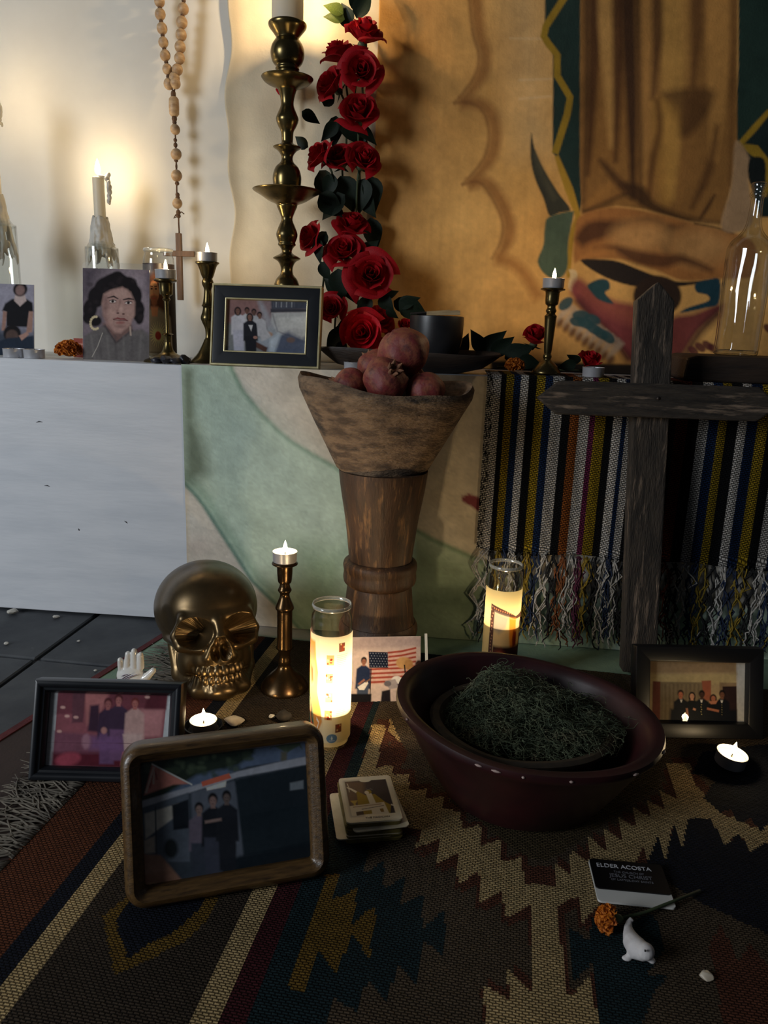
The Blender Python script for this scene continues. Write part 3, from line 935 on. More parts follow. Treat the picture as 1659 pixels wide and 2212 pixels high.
for i in range(len(cols)):
    xc, hw = (sx[i] + sx[i + 1]) / 2, (sx[i + 1] - sx[i]) / 2
    if xc > .72: continue
    col = cols[i]
    lift = -.012 * (xc - sx[0])
    for side_ in (-1, 1):
        mb = MB()
        for s_ in range(4):
            path_ = []
            for r_ in range(5):
                d = side_ * (1 if r_ % 2 else 0) * hw * 1.25 + random.gauss(0, .0034)
                zz_ = ZB + lift - ROWS[r_] + random.gauss(0, .003)
                path_.append(Vector((xc + d, YS - .004 - random.random() * .006, zz_)))
            for q in range(random.choice((2, 3, 4))):
                path_.append(path_[-1] + Vector((random.gauss(0, .006), random.uniform(-.007, .003), -random.uniform(.008, .018))))
            # soften
            dense = []
            for a, b_ in zip(path_, path_[1:]):
                for t in (0, .33, .66): dense.append(a.lerp(b_, t) + Vector((random.gauss(0, .0014), random.gauss(0, .0010), random.gauss(0, .001))))
            dense.append(path_[-1])
            for p in dense: p.z = max(p.z, .0075)
            mb.tube(dense, [.0014] * (len(dense) - 2) + [.0012, .0006], 5)
        for r_ in (0, 2, 4):
            mb.ell((xc, YS - .007, ZB + lift - ROWS[r_]), (.0028, .0026, .0034), 8, 6)
        mb.build('tassel', yarn(col), ser, smooth=180)

# ================================================================== CANDLES
M_alu = mat('aluminium_cup', (206, 206, 210), rough=.34, metal=.55, bump=.1, bscale=120)
M_wax = mat('white_wax', (236, 228, 208), rough=.45, trans=.35, spec=.5)
M_waxold = mat('dripped_wax', (222, 218, 208), (204, 198, 186), scale=30, rough=.5, trans=.25, bump=.3, bscale=40)
M_wick = mat('wick', (30, 24, 20), rough=.9)
M_flame = emit('flame_core', (1.0, .78, .40), 42.0)
WARM = (1.0, .73, .41)
CANDLE = 3.5
FL = [(0, 0), (.0022, .0012), (.0040, .0045), (.0044, .0080), (.0034, .0135), (.0016, .0195), (0, .0240)]


def flame(parent, loc, power, s=1.0):
    MB().lathe([(r * s, z * s) for r, z in smoothprof(FL, 3)], 12, cap=False).build('flame', M_flame, parent, smooth=180, loc=loc)
    l = bpy.data.lights.new('candle_light', 'POINT')
    l.energy, l.color, l.shadow_soft_size = power * CANDLE, WARM, .006 * s
    o = bpy.data.objects.new('candle_light', l)
    COL.objects.link(o)
    o.parent = parent
    o.location = (loc[0], loc[1], loc[2] + .014 * s)


R_TL, H_TL = .0192, .0165
def tealight(label, loc, lit=0.0, group=None, tilt=None, s=1.0, fs=.80):
    t = thing('tealight', label, 'candle', loc, group=group, rot=tilt)
    r, h = R_TL * s, H_TL * s
    MB().lathe([(0, 0), (r * .94, 0), (r * .98, h * .08), (r, h * .95), (r * 1.03, h), (r * 1.0, h * 1.01), (r * .965, h * .95), (r * .955, h * .6)], 36, cap=False).build('cup', M_alu, t, smooth=40)
    MB().lathe([(r * .955, h * .62), (r * .93, h * .70), (r * .3, h * .66), (0, h * .66)], 36, cap=False).build('wax', M_wax, t, smooth=60)
    MB().tube([(0, 0, h * .6), (.0004, 0, h * .9), (.0012, 0, h * 1.05)], .0007, 6).build('wick', M_wick, t)
    if lit: flame(t, (.0006, 0, h * .95), lit, fs)
    return t


# ================================================================== BRASS CANDLESTICKS
M_brass = mat('aged_brass', (118, 102, 64), (84, 73, 48), scale=22, rough=.26, metal=.92, rvar=.10)
M_brassdk = mat('dark_brass', (98, 76, 48), (66, 50, 34), scale=18, rough=.26, metal=.92, rvar=.1)
M_bronze = mat('bronze', (118, 97, 66), (86, 71, 49), scale=14, rough=.33, metal=.85, rvar=.12, c3=(66, 55, 40), s3=6, lo3=.5, hi3=.75)


def px_stick(name, label, x, Y, z, rows, mt, parts, n=40, k=3):
    """turned candlestick split at given image heights into named parts: parts = [(name, first row, last row)]"""
    base = ony(x, rows[-1][0], Y); base.z = z
    top = ony(x, rows[0][0], Y)
    # heights rescaled so the foot stands on z
    zs = [ony(x, y, Y).z for y, _ in rows]
    f = (zs[0] - z) / (zs[0] - zs[-1])
    X = ony(x, (rows[0][0] + rows[-1][0]) / 2, Y).x
    t = thing(name, label, 'candlestick', (X, Y, z))
    pr = [(hw * mpp((X, Y, zz)), (zs[0] - (zs[0] - zz) * f) - z) for (y, hw), zz in zip(rows, zs)]
    for nm, a, b in parts:
        seg = pr[a:b + 1][::-1]
        MB().lathe(smoothprof(seg, k), n).build(nm, mt, t, smooth=38)
    return t, Vector((X, Y, zs[0]))


# left floor candlestick
rowsF = [(1213, 24), (1216, 28), (1219, 27), (1222, 18), (1240, 16.5), (1258, 14.5), (1262, 10.5), (1270, 12), (1277, 15), (1285, 10.5), (1292, 11), (1300, 14), (1312, 19), (1318, 20), (1322, 17), (1330, 16.5),
         (1402, 16.5), (1406, 19.5), (1410, 15), (1424, 11.5), (1436, 14), (1446, 13), (1456, 20), (1468, 33), (1482, 45), (1492, 51), (1498, 52)]
tF, topF = px_stick('candlestick', 'dark turned candlestick standing on the rug beside the metal skull', 615, 1.145, RUGZ, rowsF, M_brassdk,
                    [('cup', 0, 6), ('upper_stem', 6, 14), ('column', 14, 18), ('foot', 18, 26)])
tealight('lit tealight on the dark candlestick beside the skull', topF + Vector((0, 0, .0005)), .10)
rowsA = [(603, 23), (607, 25), (611, 17), (614, 14.5), (636, 13.5), (640, 10), (645, 6), (649, 8.5), (653, 6), (658, 5), (720, 4.6), (725, 7), (728, 13), (731, 8), (746, 7), (756, 9), (770, 16), (780, 38), (786, 50), (791, 52)]
tA, topA = px_stick('candlestick', 'slim polished brass candlestick in front of the saint candle on the bench', 361, 1.475, SHELF, rowsA, M_brass,
                    [('cup', 0, 6), ('stem', 6, 14), ('foot', 14, 19)])
tealight('lit tealight on the slim brass candlestick before the saint candle', topA + Vector((0, 0, .0005)), .16)
rowsB = [(566, 25), (569, 25.5), (573, 21), (584, 17), (596, 13.5), (604, 10), (611, 12.5), (618, 11.5), (628, 8), (645, 9), (660, 11.5), (665, 14), (669, 11), (680, 13), (693, 16.5), (706, 12), (718, 7.5), (736, 7), (741, 9.5), (752, 14), (772, 24), (786, 36), (793, 40)]
tB, topB = px_stick('candlestick', 'baluster brass candlestick between the wooden rosary cross and the gold frame', 450, 1.51, SHELF, rowsB, M_brass,
                    [('cup', 0, 5), ('stem', 5, 18), ('foot', 18, 22)])
tealight('lit tealight on the baluster candlestick left of the gold frame', topB + Vector((0, 0, .0005)), .16)
rowsC = [(623, 25), (626, 26.5), (629, 18), (633, 15), (655, 14), (660, 9), (665, 9), (671, 11.5), (677, 9), (682, 13), (690, 12.5), (755, 8.5), (760, 6.5), (769, 9.5), (775, 8), (784, 18), (794, 27), (801, 31), (805, 31)]
tC, topC = px_stick('candlestick', 'brass candlestick with faceted column before the painted canvas', 1187, 1.455, SHELF + .008, rowsC, M_brass,
                    [('cup', 0, 6), ('column', 6, 12), ('foot', 12, 18)], n=24)
tealight('lit tealight on the faceted brass candlestick before the painting', topC + Vector((0, 0, .0005)), .36)
rowsT = [(50, 40), (53, 41.5), (60, 40), (72, 31), (82, 24.5), (86, 26), (100, 34), (118, 36.5), (135, 32), (144, 25), (150, 26), (156, 23), (163, 25), (167, 53), (171, 55), (180, 46), (189, 26), (194, 20), (212, 15), (228, 14), (244, 20), (258, 24.5), (272, 20), (284, 14),
         (300, 12.5), (310, 13.5), (316, 27), (319, 30), (326, 20), (338, 12.5), (350, 14), (362, 25), (380, 30.5), (398, 30), (406, 28), (409, 68), (413, 73), (422, 58), (434, 40), (441, 24), (446, 22), (460, 16), (474, 12), (490, 18), (506, 23), (518, 20), (524, 18), (529, 19), (536, 13),
         (546, 11.5), (555, 27), (559, 29), (565, 19), (578, 13), (592, 14), (602, 22), (614, 27), (640, 30), (665, 20), (690, 16), (720, 24), (745, 40), (765, 62), (778, 72), (786, 74)]
tT, topT = px_stick('tall_candlestick', 'tall brass altar candlestick with two drip pans and a pillar candle', 620, 1.56, SHELF, rowsT, M_brass,
                    [('cup', 0, 12), ('upper_drip_pan', 12, 17), ('upper_shaft', 17, 34), ('drip_pan', 34, 40), ('lower_shaft', 40, 56), ('foot', 56, 64)], n=48)
pc_ = thing('pillar_candle', 'white pillar candle in the tall brass candlestick', 'candle', topT - Vector((0, 0, .004)))
r = 34 * mpp(topT)
MB().lathe([(0, 0), (r, 0), (r, .066), (r * .9, .071), (r * .3, .067), (0, .067)], 40, cap=False).build('wax', M_wax, pc_, smooth=35)
MB().tube([(0, 0, .065), (.001, 0, .077)], .001, 6).build('wick', M_wick, pc_)
flame(pc_, (.001, 0, .075), 1.25, 1.0)

# ------------------------------------------------------------------ candle dripping over a bottle, two of them
M_glass = thinglass('clear_glass', (.97, .98, .97), 1.5, gain=2.2)
M_glassg = thinglass('jar_glass', (.985, .985, .975), 1.45, gain=1.6, rough=.03)


def bottle(t, prof, mt=None):
    pr = smoothprof(prof, 4)
    mb = MB().lathe(pr, 40, cap=False)
    mb.add([], [])
    o = mb.build('glass_body', mt or M_glass, t, smooth=60)
    s = o.modifiers.new('thick', 'SOLIDIFY'); s.thickness = .0022; s.offset = -1
    return o


def dripped(label, x, Y, ytop, ycand, ywax, power, seed, hwc=12):
    rnd = random.Random(seed)
    p = ony(x, ywax, Y)
    t = thing('bottle_candle', label, 'candle', (p.x, Y, SHELF))
    k = mpp(p)
    zc, zt = ony(x, ycand, Y).z - SHELF, ony(x, ytop, Y).z - SHELF
    zw = ony(x, ywax, Y).z - SHELF
    bottle(t, [(0, .002), (.030, .001), (.033, .006), (.033, zc - .075), (.030, zc - .055), (.016, zc - .035), (.0125, zc - .02), (.0125, zc)])
    r = hwc * k
    MB().lathe([(0, zc - .03), (r, zc - .03), (r, zt - .002), (r * .7, zt), (0, zt - .001)], 24, cap=False).build('candle', M_wax, t, smooth=35)
    # runs of wax over neck and shoulder
    mb = MB()
    for j in range(26):
        a = 2 * pi * j / 26 + rnd.uniform(-.1, .1)
        l = rnd.uniform(.45, 1.0)
        zs_ = zc + rnd.uniform(-.004, .008)
        path = []
        for q in range(9):
            f_ = q / 8 * l
            rr = r * 1.0 + (.0335 - r) * min(1, (f_ * 1.15) ** 1.3) * .80 + .0015
            path.append(Vector((rr * cos(a + rnd.gauss(0, .06)), rr * sin(a + rnd.gauss(0, .06)), zs_ - f_ * (zc - zw + .03))))
        rad = [rnd.uniform(.0022, .0050) for _ in path]; rad[-1] = .002; rad[0] = .003
        mb.tube(path, rad, 7)
    for j in range(14):
        a = rnd.uniform(0, 6.28); f_ = rnd.uniform(0, .9)
        rr = r + (.033 - r) * (f_ ** 1.2) * .85
        mb.ell((rr * cos(a), rr * sin(a), zc - f_ * (zc - zw)), (.005, .005, .008), 8, 6)
    o = mb.build('wax_runs', M_waxold, t)
    rm = o.modifiers.new('r', 'REMESH'); rm.mode = 'VOXEL'; rm.voxel_size = .0016
    sm = o.modifiers.new('s', 'SMOOTH'); sm.iterations = 3
    bake(o)
    # curl of wax hanging off the candle top
    mb = MB()
    for j in range(22):
        f_ = j / 21
        mb.ell((r + .007 + .003 * sin(f_ * 3) + rnd.gauss(0, .002), rnd.gauss(0, .003), zt + .004 - f_ * .052), (.0045 - .002 * f_, .0045, .005), 8, 6)
    mb.ell((r * .6, 0, zt), (r * .8, r * .8, .004), 10, 6)
    o = mb.build('wax_curl', M_waxold, t)
    rm = o.modifiers.new('r', 'REMESH'); rm.mode = 'VOXEL'; rm.voxel_size = .0014
    bake(o)
    MB().tube([(0, 0, zt - .002), (0, 0, zt + .006)], .0008, 6).build('wick', M_wick, t)
    flame(t, (0, 0, zt + .004), power, 1.25)
    return t


dripped('white candle dripped over a clear bottle, rising behind the portrait photo', 221, 1.60, 382, 474, 560, .26, 3)
dripped('wax covered bottle candle at the far left of the bench', 2, 1.56, 208, 425, 545, .24, 5, hwc=11)

# ------------------------------------------------------------------ jar candles
def jarprof(r, h):
    return [(0, .003), (r * .90, .003), (r * .985, .008), (r, .014), (r, h * .88), (r * .97, h * .925), (r * .88, h * .955), (r * .90, h * .97), (r * .93, h * .985), (r * .90, h)]


def jar(label, base, r, h, draw, waxtop, flz, power, lab_lo, lab_hi, nx=150, face=0.0, wmat=None, fl=True, soot=None, lmat=None, span=200, fs=.9):
    t = thing('jar_candle', label, 'candle', base)
    mb = MB()
    pr = jarprof(r, h)
    mb.lathe(pr, 48, cap=False)
    inner = [(q * .955, z + (.004 if i < 2 else 0)) for i, (q, z) in enumerate(pr)][::-1]
    mb.lathe(inner, 48, cap=False)
    mb.build('glass_jar', M_glassg, t, smooth=50)
    MB().lathe([(r * .86, h * .985), (r * .93, h * .978), (r * .965, h * .99), (r * .93, h * 1.006), (r * .87, h * 1.0), (r * .86, h * .985)], 48, cap=False).build('rim', M_glassrim, t, smooth=180)
    MB().lathe([(0, .008), (r * .93, .008), (r * .935, waxtop), (r * .80, waxtop + .002), (r * .3, waxtop - .001), (0, waxtop - .001)], 40, cap=False).build('wax', wmat or M_waxjar, t, smooth=40)
    MB().tube([(0, 0, waxtop - .002), (.001, 0, waxtop + .012)], .0009, 6).build('wick', M_wick, t)
    if fl: flame(t, (.001, 0, flz), power, fs)
    # printed wrap
    ny = int(nx * (lab_hi - lab_lo) / (2 * r))
    a, z = np.meshgrid(np.linspace(-span / 2, span / 2, nx), np.linspace(1, 0, ny)); a, z = a.ravel(), z.ravel()
    c = Canvas(np.c_[a, (1 - z) * 100], (226, 218, 196), None, 1.0, 1.0)      # coordinates: degrees round the jar (0 faces the viewer), 0..100 from the top
    draw(c)
    ar = np.radians(a) - pi / 2 + face
    V = np.c_[(r + .0006) * np.cos(ar), (r + .0006) * np.sin(ar), lab_lo + (lab_hi - lab_lo) * z]
    gridmesh('label', V, nx, ny, c.C, lmat or M_label, t)
    return t


M_glassrim = thinglass('rim_glass', (.92, .93, .88), 1.5, gain=3.5, rough=.08, haze=.22)
M_waxjar = mat('jar_wax', (240, 230, 200), rough=.5, trans=.75)
M_label = paintmat('translucent_print', rough=.45, trans=.62, spec=.4)
M_labelo = paintmat('opaque_print', rough=.4, trans=.18, spec=.4)


def drawL(c):
    c.C[:] = lin((232, 224, 196))
    c.poly([(-100, 6), (-34, 6), (-30, 22), (-22, 34), (-24, 52), (-14, 66), (-8, 80), (-20, 90), (-28, 100), (-100, 100)], (206, 150, 84), 1.5)
    c.poly([(-100, 0), (-62, 0), (-66, 30), (-100, 34)], (180, 120, 96), 3)
    c.poly([(-62, 14), (-40, 12), (-32, 30), (-40, 46), (-56, 50)], (196, 140, 110), 3)
    c.poly([(-56, 30), (-44, 32), (-40, 44), (-52, 48)], (168, 70, 44), 2)
    c.poly([(-90, 50), (-58, 60), (-44, 78), (-34, 92), (-40, 100), (-90, 100)], (44, 84, 78), 1.2)
    for k in range(4):
        c.line([(-84 + k * 10, 60), (-62 + k * 7, 76), (-54 + k * 6, 98)], 4, (74, 122, 112) if k % 2 else (28, 58, 60), .8)
    c.poly([(-66, 62), (-58, 66), (-46, 86), (-52, 88), (-62, 76)], (204, 150, 112), 1)
    c.ell(-46, 87, 5, 3, (178, 40, 48), .5)
    c.line([(-26, 78), (-18, 81), (-22, 86), (-28, 92), (-22, 98)], 3, (240, 240, 240), .3)
    c.poly([(-20, 2), (90, 2), (90, 100), (-12, 100), (-4, 82), (-16, 50), (-14, 30)], (238, 232, 206), 1, .9)
    red, dk = (150, 60, 42), (110, 40, 34)
    for (x, y) in ((12, 21), (10, 38), (10, 56), (9, 73)):
        c.poly([(x - 10, y - 4.6), (x + 10, y - 4.6), (x + 10, y + 4.6), (x - 10, y + 4.6)], (198, 150, 106), .2)
        for q in range(7):
            c.ell(x + RNG.uniform(-8, 8), y + RNG.uniform(-3.5, 3.5), RNG.uniform(1.5, 3.5), RNG.uniform(.6, 1.4), (red, dk, (226, 200, 160))[q % 3], .2)
    for (x, y) in ((44, 10), (38, 86)):
        c.poly([(x - 9, y - 4), (x + 9, y - 4), (x + 9, y + 4), (x - 9, y + 4)], (120, 74, 56), .2)
        for q in range(5): c.ell(x + RNG.uniform(-7, 7), y + RNG.uniform(-3, 3), 2.5, 1, (red, (200, 170, 130))[q % 2], .2)
    for b0, b1 in ((17, 34), (40, 52), (58, 76)):
        y = b0
        while y < b1:
            c.line([(30, y), (30 + RNG.uniform(22, 34), y)], .5, (176, 160, 120), .2, .7); y += 1.7
    c.ell(20, 95.4, 15, 4.4, (104, 142, 178), .3)
    c.poly([(20, 92.6), (23, 95.6), (20, 97), (17, 95.6)], (220, 232, 238), .3)
    c.line([(12, 97.6), (28, 97.6)], .5, (220, 230, 236), .2)


jb = onz(712, 1604, RUGZ)
jb.z = RUGZ
jar('tall glass prayer candle glowing brightly with printed pictures beside the framed photos', jb, .0288, .214, drawL, .060, .084, .62, .016, .176, face=radians(-6), fs=1.0, nx=170)


def drawR(c):
    c.C[:] = lin((208, 194, 150))
    c.poly([(-52, 15), (-30, 17), (-5, 20), (12, 23), (34, 27), (90, 22), (90, 100), (-52, 100)], (70, 46, 44), .4)
    for k in range(24): c.ell(-46 + RNG.uniform(-4, 4), 18 + k * 3.5, 2, 1, (176, 138, 120), .3, .7)
    for k in range(10): c.ell(-40 + k * 7, 19 + k * .6, 2, 1, (188, 130, 100), .3, .7)
    c.poly([(-38, 23), (8, 27), (30, 30), (60, 30), (60, 100), (-38, 100)], (196, 176, 140), .4)
    c.poly([(-38, 23), (8, 27), (0, 40), (-20, 46), (-38, 42)], (140, 140, 142), 3, .8)
    c.poly([(10, 28), (36, 30), (40, 60), (22, 66), (14, 50)], (196, 130, 50), 2)
    c.poly([(28, 42), (42, 44), (44, 60), (30, 62), (26, 52)], (110, 40, 22), 2)
    c.poly([(-36, 60), (90, 60), (90, 100), (-36, 100)], (42, 24, 28), 2)
    c.poly([(-34, 66), (-10, 62), (14, 70), (20, 100), (-34, 100)], (104, 46, 42), 3)
    c.ell(-14, 72, 16, 6, (150, 84, 62), 2); c.ell(-20, 84, 12, 5, (176, 104, 76), 2)
    c.ell(-18, 77, 6, 2.4, (226, 210, 196), .6); c.ell(-4, 78, 4, 2, (230, 218, 206), .6)
    c.poly([(-34, 90), (10, 92), (26, 100), (-34, 100)], (90, 76, 64), 2)


jr = onz(1074, 1476, RUGZ); jr.z = RUGZ
jar('glass prayer candle with a dark painted label behind the herb bowl', jr, .0292, .214, drawR, .112, .118, .13, .016, .176, lmat=M_label, face=radians(8), fs=.9)


def drawJ(c):
    c.C[:] = lin((34, 26, 26))
    c.ell(0, 22, 40, 13, (70, 60, 56), 3); c.ell(0, 22, 34, 10.5, (40, 30, 28), 2)
    c.poly([(-34, 30), (-24, 16), (0, 11), (24, 16), (34, 30), (36, 50), (26, 56), (-26, 56), (-36, 48)], (84, 50, 32), 3)
    c.ell(0, 31, 19, 11.5, (216, 142, 100), 1.5)
    c.poly([(-14, 36), (0, 34), (14, 36), (10, 45), (0, 48), (-10, 45)], (140, 84, 56), 1.5)
    c.line([(-6, 38.5), (6, 38.5)], 1.2, (150, 62, 52), .4)
    for s_ in (-1, 1):
        c.ell(s_ * 8, 28, 4.2, 1.1, (60, 36, 28), .5); c.line([(s_ * 3, 25.6), (s_ * 13, 25)], 1.1, (70, 42, 30), .4)
    c.line([(0, 28), (-1, 33), (2, 34.5)], 1.6, (180, 108, 74), .5)
    c.poly([(-60, 60), (-20, 50), (20, 50), (60, 60), (66, 100), (-66, 100)], (150, 138, 116), 3)
    c.poly([(-14, 48), (14, 48), (10, 58), (-10, 58)], (206, 134, 96), 2)
    for k in range(24):
        a = 2 * pi * k / 24
        c.line([(10, 79), (10 + 34 * cos(a), 79 + 15 * sin(a))], [4, .4], (224, 204, 150), .6, .8)
    c.ell(10, 80, 11, 5, (160, 54, 44), 1)
    c.C = np.clip(c.C * 1.7, 0, .9)


M_waxdull = mat('unlit_wax', (214, 206, 186), rough=.5, trans=.2)
pj = ony(350, 780, 1.545); pj.z = SHELF
jar('glass saint candle with a bearded robed figure on the label, right of the portrait', pj, .0300, .213, drawJ, .165, .17, 0, .014, .185, wmat=M_waxdull, fl=False, lmat=M_labelo)

# ------------------------------------------------------------------ single tealights
for x, lab in ((31, 'unlit tealight at the far left bench edge'), (75, 'unlit tealight, right one of the pair below the left photo')):
    p = ony(x, 778, 1.432)
    tealight(lab, (p.x, 1.432, SHELF + .0002), 0, 'unlit tealights on the bench')
p = ony(764, 800, 1.422)
tealight('unlit tealight on the bench right of the gold frame', (p.x, 1.430, SHELF + .0002), 0, 'unlit tealights on the bench')
p = ony(1283, 800, 1.42)
tealight('unlit tealight on the serape below the single red rose', (p.x, 1.425, SHELF + .0075), 0, 'unlit tealights on the bench')
M_dish = mat('dark_dish', (40, 34, 30), (26, 22, 20), scale=30, rough=.5, bump=.2)
p = onz(440, 1588, RUGZ)
d_ = thing('candle_dish', 'low dark dish under the lit tealight behind the brown frame', 'dish', (p.x, p.y, RUGZ + .001))
MB().lathe([(0, 0), (.020, 0), (.026, .008), (.028, .016), (.0265, .0165), (.022, .009), (0, .007)], 32, cap=False).build('bowl', M_dish, d_, smooth=40)
tealight('lit tealight in a low dish between the skull and the brown frame', (p.x, p.y, RUGZ + .0085), .09)
p = onz(1574, 1655, RUGZ)
tealight('lit tealight glowing in front of the black framed group photo', (p.x, p.y, RUGZ + .0042), .085, s=1.08, tilt=(radians(3), radians(7), 0))

# ================================================================== SKULL
def build_skull():
    def ell(P, c, r):
        q = (P - np.array(c)) / np.array(r)
        k0 = np.linalg.norm(q, axis=1); k1 = np.linalg.norm(q / np.array(r), axis=1)
        return k0 * (k0 - 1) / np.maximum(k1, 1e-6)

    def cap(P, a, b, r0, r1=None):
        r1 = r0 if r1 is None else r1
        a, b = np.array(a, float), np.array(b, float)
        t = np.clip(((P - a) @ (b - a)) / ((b - a) @ (b - a)), 0, 1)
        return np.linalg.norm(P - a - t[:, None] * (b - a), axis=1) - (r0 + (r1 - r0) * t)

    def su(a, b, k):
        h = np.clip(.5 + .5 * (b - a) / k, 0, 1)
        return b * (1 - h) + a * h - k * h * (1 - h)

    def ss(a, b, k):                                  # a minus b
        return -su(-a, b, k)

    def sdf(P):
        Q = P.copy(); Q[:, 0] = np.abs(Q[:, 0])
        d = ell(Q, (0, 2.6, 13.0), (7.9, 9.6, 7.6))
        d = su(d, ell(Q, (0, -3.0, 13.6), (6.5, 5.0, 5.8)), 1.5)
        d = su(d, ell(Q, (0, -4.0, 9.0), (5.2, 3.8, 4.6)), 1.2)
        d = su(d, cap(Q, (0, -7.7, 12.3), (4.6, -6.5, 12.6), .75, .75), .9)         # brow
        d = su(d, cap(Q, (4.6, -6.5, 12.4), (5.8, -5.2, 10.0), .75), .5)            # outer socket rim
        d = su(d, cap(Q, (5.8, -5.2, 10.0), (5.0, -6.0, 8.4), .75, .85), .5)
        d = su(d, cap(Q, (5.0, -6.0, 8.3), (2.3, -7.6, 7.9), .95, .75), .6)         # cheekbone
        d = su(d, cap(Q, (5.4, -5.0, 8.6), (6.2, .6, 9.0), .8, .8), .8)            # arch
        d = su(d, cap(Q, (0, -8.2, 11.6), (0, -9.3, 9.6), .8, .55), .7)             # nose bridge
        d = su(d, cap(Q, (.5, -9.0, 9.6), (1.75, -8.2, 6.6), .5, .6), .5)           # sides of the nose opening
        d = su(d, ell(Q, (0, -5.6, 6.0), (3.7, 3.0, 2.4)), .8)                      # upper jaw
        d = su(d, ell(Q, (0, -5.4, 4.3), (3.3, 3.3, 1.0)), .5)
        d = ss(d, ell(Q, (3.35, -9.0, 10.25), (2.6, 6.0, 2.35)), .28)                # sockets
        d = ss(d, ell(Q, (.62, -9.6, 7.3), (.85, 2.8, 1.5)), .25)                   # nose opening
        d = ss(d, ell(Q, (.28, -9.6, 8.5), (.62, 2.2, 1.1)), .25)
        d = ss(d, ell(Q, (9.0, -4.4, 12.0), (2.4, 2.6, 3.2)), 1.2)                  # temples
        d = ss(d, ell(Q, (5.6, -5.6, 5.6), (1.6, 2.6, 1.7)), .6)                    # hollow under the cheek
        d = su(d, ell(Q, (3.6, -2.4, 5.6), (1.9, 3.4, 3.4)), .8)
        j = cap(Q, (5.5, -.4, 7.8), (5.0, -1.2, 3.4), 1.0, 1.2)                      # lower jaw
        j = su(j, cap(Q, (5.0, -1.2, 3.4), (3.1, -6.1, 1.5), 1.2, 1.25), .6)
        j = su(j, cap(Q, (3.1, -6.1, 1.5), (0, -7.7, 1.3), 1.3, 1.3), .5)
        j = su(j, ell(Q, (0, -8.0, 1.2), (2.2, 1.2, 1.3)), .5)
        j = su(j, ell(Q, (0, -5.3, 2.5), (3.1, 3.1, 1.0)), .4)
        d = su(d, j, .25)
        for a in np.radians((9, 27, 45, 64, 82)):
            x, y = 3.25 * sin(a), -5.3 - 3.3 * cos(a)
            d = su(d, ell(Q, (x, y, 4.35), (.60, .36, .85)), .25)
            d = su(d, ell(Q, (x * .95, y + .15, 3.0), (.56, .34, .66)), .25)
        sl = np.maximum(np.abs(Q[:, 2] - 3.62 - .02 * Q[:, 0] ** 2) - .11, np.maximum(Q[:, 1] + 4.2, Q[:, 0] - 4.6))
        d = np.maximum(d, -sl)                                                     # closed bite: a thin dark line
        for a in np.radians((0, 18, 36, 54.5, 73)):                                # seams between teeth
            x, y = 3.3 * sin(a), -5.3 - 3.35 * cos(a)
            d = ss(d, cap(Q, (x * 1.07, y - .34, 2.5), (x * 1.07, y - .34, 5.0), .07), .05)
        return d

    nu, nv = 400, 220
    c0 = np.array((0, -2.0, 8.6))
    th = np.linspace(.004, pi - .004, nv); ph = np.linspace(0, 2 * pi, nu, endpoint=False) + pi / 2
    T, F = np.meshgrid(th, ph, indexing='ij')
    D = np.stack([np.sin(T) * np.cos(F), np.sin(T) * np.sin(F), np.cos(T)], -1).reshape(-1, 3)
    t = np.full(len(D), 18.0)
    for _ in range(64):
        d = sdf(c0 + D * t[:, None])
        t = np.maximum(t - np.clip(d, -.5, 2.0) * .7, .5)
    V = (c0 + D * t[:, None]) / 100.0
    g = radians(-15)                                    # it rests tipped back a little
    yy_, zz_ = V[:, 1] * cos(g) - V[:, 2] * sin(g), V[:, 1] * sin(g) + V[:, 2] * cos(g)
    V[:, 1], V[:, 2] = yy_, zz_
    V[:, 2] -= V[:, 2].min()
    i, k = np.meshgrid(np.arange(nv - 1), np.arange(nu), indexing='ij'); i, k = i.ravel(), k.ravel(); k2 = (k + 1) % nu
    F4 = np.stack([i * nu + k, (i + 1) * nu + k, (i + 1) * nu + k2, i * nu + k2], 1)
    me = bpy.data.meshes.new('skull')
    me.vertices.add(len(V)); me.vertices.foreach_set('co', V.astype(np.float32).ravel())
    me.loops.add(F4.size); me.loops.foreach_set('vertex_index', F4.astype(np.int32).ravel())
    me.polygons.add(len(F4)); me.polygons.foreach_set('loop_start', np.arange(0, F4.size, 4, dtype=np.int32))
    me.update(calc_edges=True)
    return me


sk = mko('metal_skull', build_skull(), M_bronze, None, smooth=179)
p = onz(458, 1478, RUGZ)
sk.location = (p.x - .002, p.y + .016, RUGZ + .001)
sk.rotation_euler = (0, 0, radians(27))
sk.scale = (1.09, 1.09, 1.045)
tag(sk, 'polished bronze coloured human skull facing right on the rug', 'skull')

# ================================================================== CLAY BOWL ON A WOODEN PEDESTAL
M_ped = wood('pedestal_wood', (80, 55, 36), (54, 38, 26), 'Z', 14, rough=.55, c3=(136, 98, 60), coat=0)
YP = 1.285
xp = ony(822, 1200, YP).x
ped = thing('wooden_pedestal', 'turned dark wooden pedestal carrying the clay coloured bowl', 'pedestal', (xp, YP, RUGZ - .001))
def pedrow(a): return [(hw * mpp((xp, YP, ony(822, y, YP).z)), max(ony(822, y, YP).z - RUGZ + .001, 0)) for y, hw in a][::-1]
MB().lathe(smoothprof(pedrow([(1014, 95), (1018, 96), (1060, 90), (1120, 79), (1180, 71), (1206, 68)]), 3), 48).build('column', M_ped, ped, smooth=50)
MB().lathe(smoothprof(pedrow([(1206, 70), (1211, 78), (1220, 80), (1232, 78), (1244, 79), (1254, 77), (1260, 70)]), 3), 48).build('collar', M_ped, ped, smooth=50)
MB().lathe(smoothprof(pedrow([(1260, 68), (1268, 70), (1290, 72), (1315, 74), (1330, 76), (1338, 78)]), 3), 48).build('neck', M_ped, ped, smooth=50)
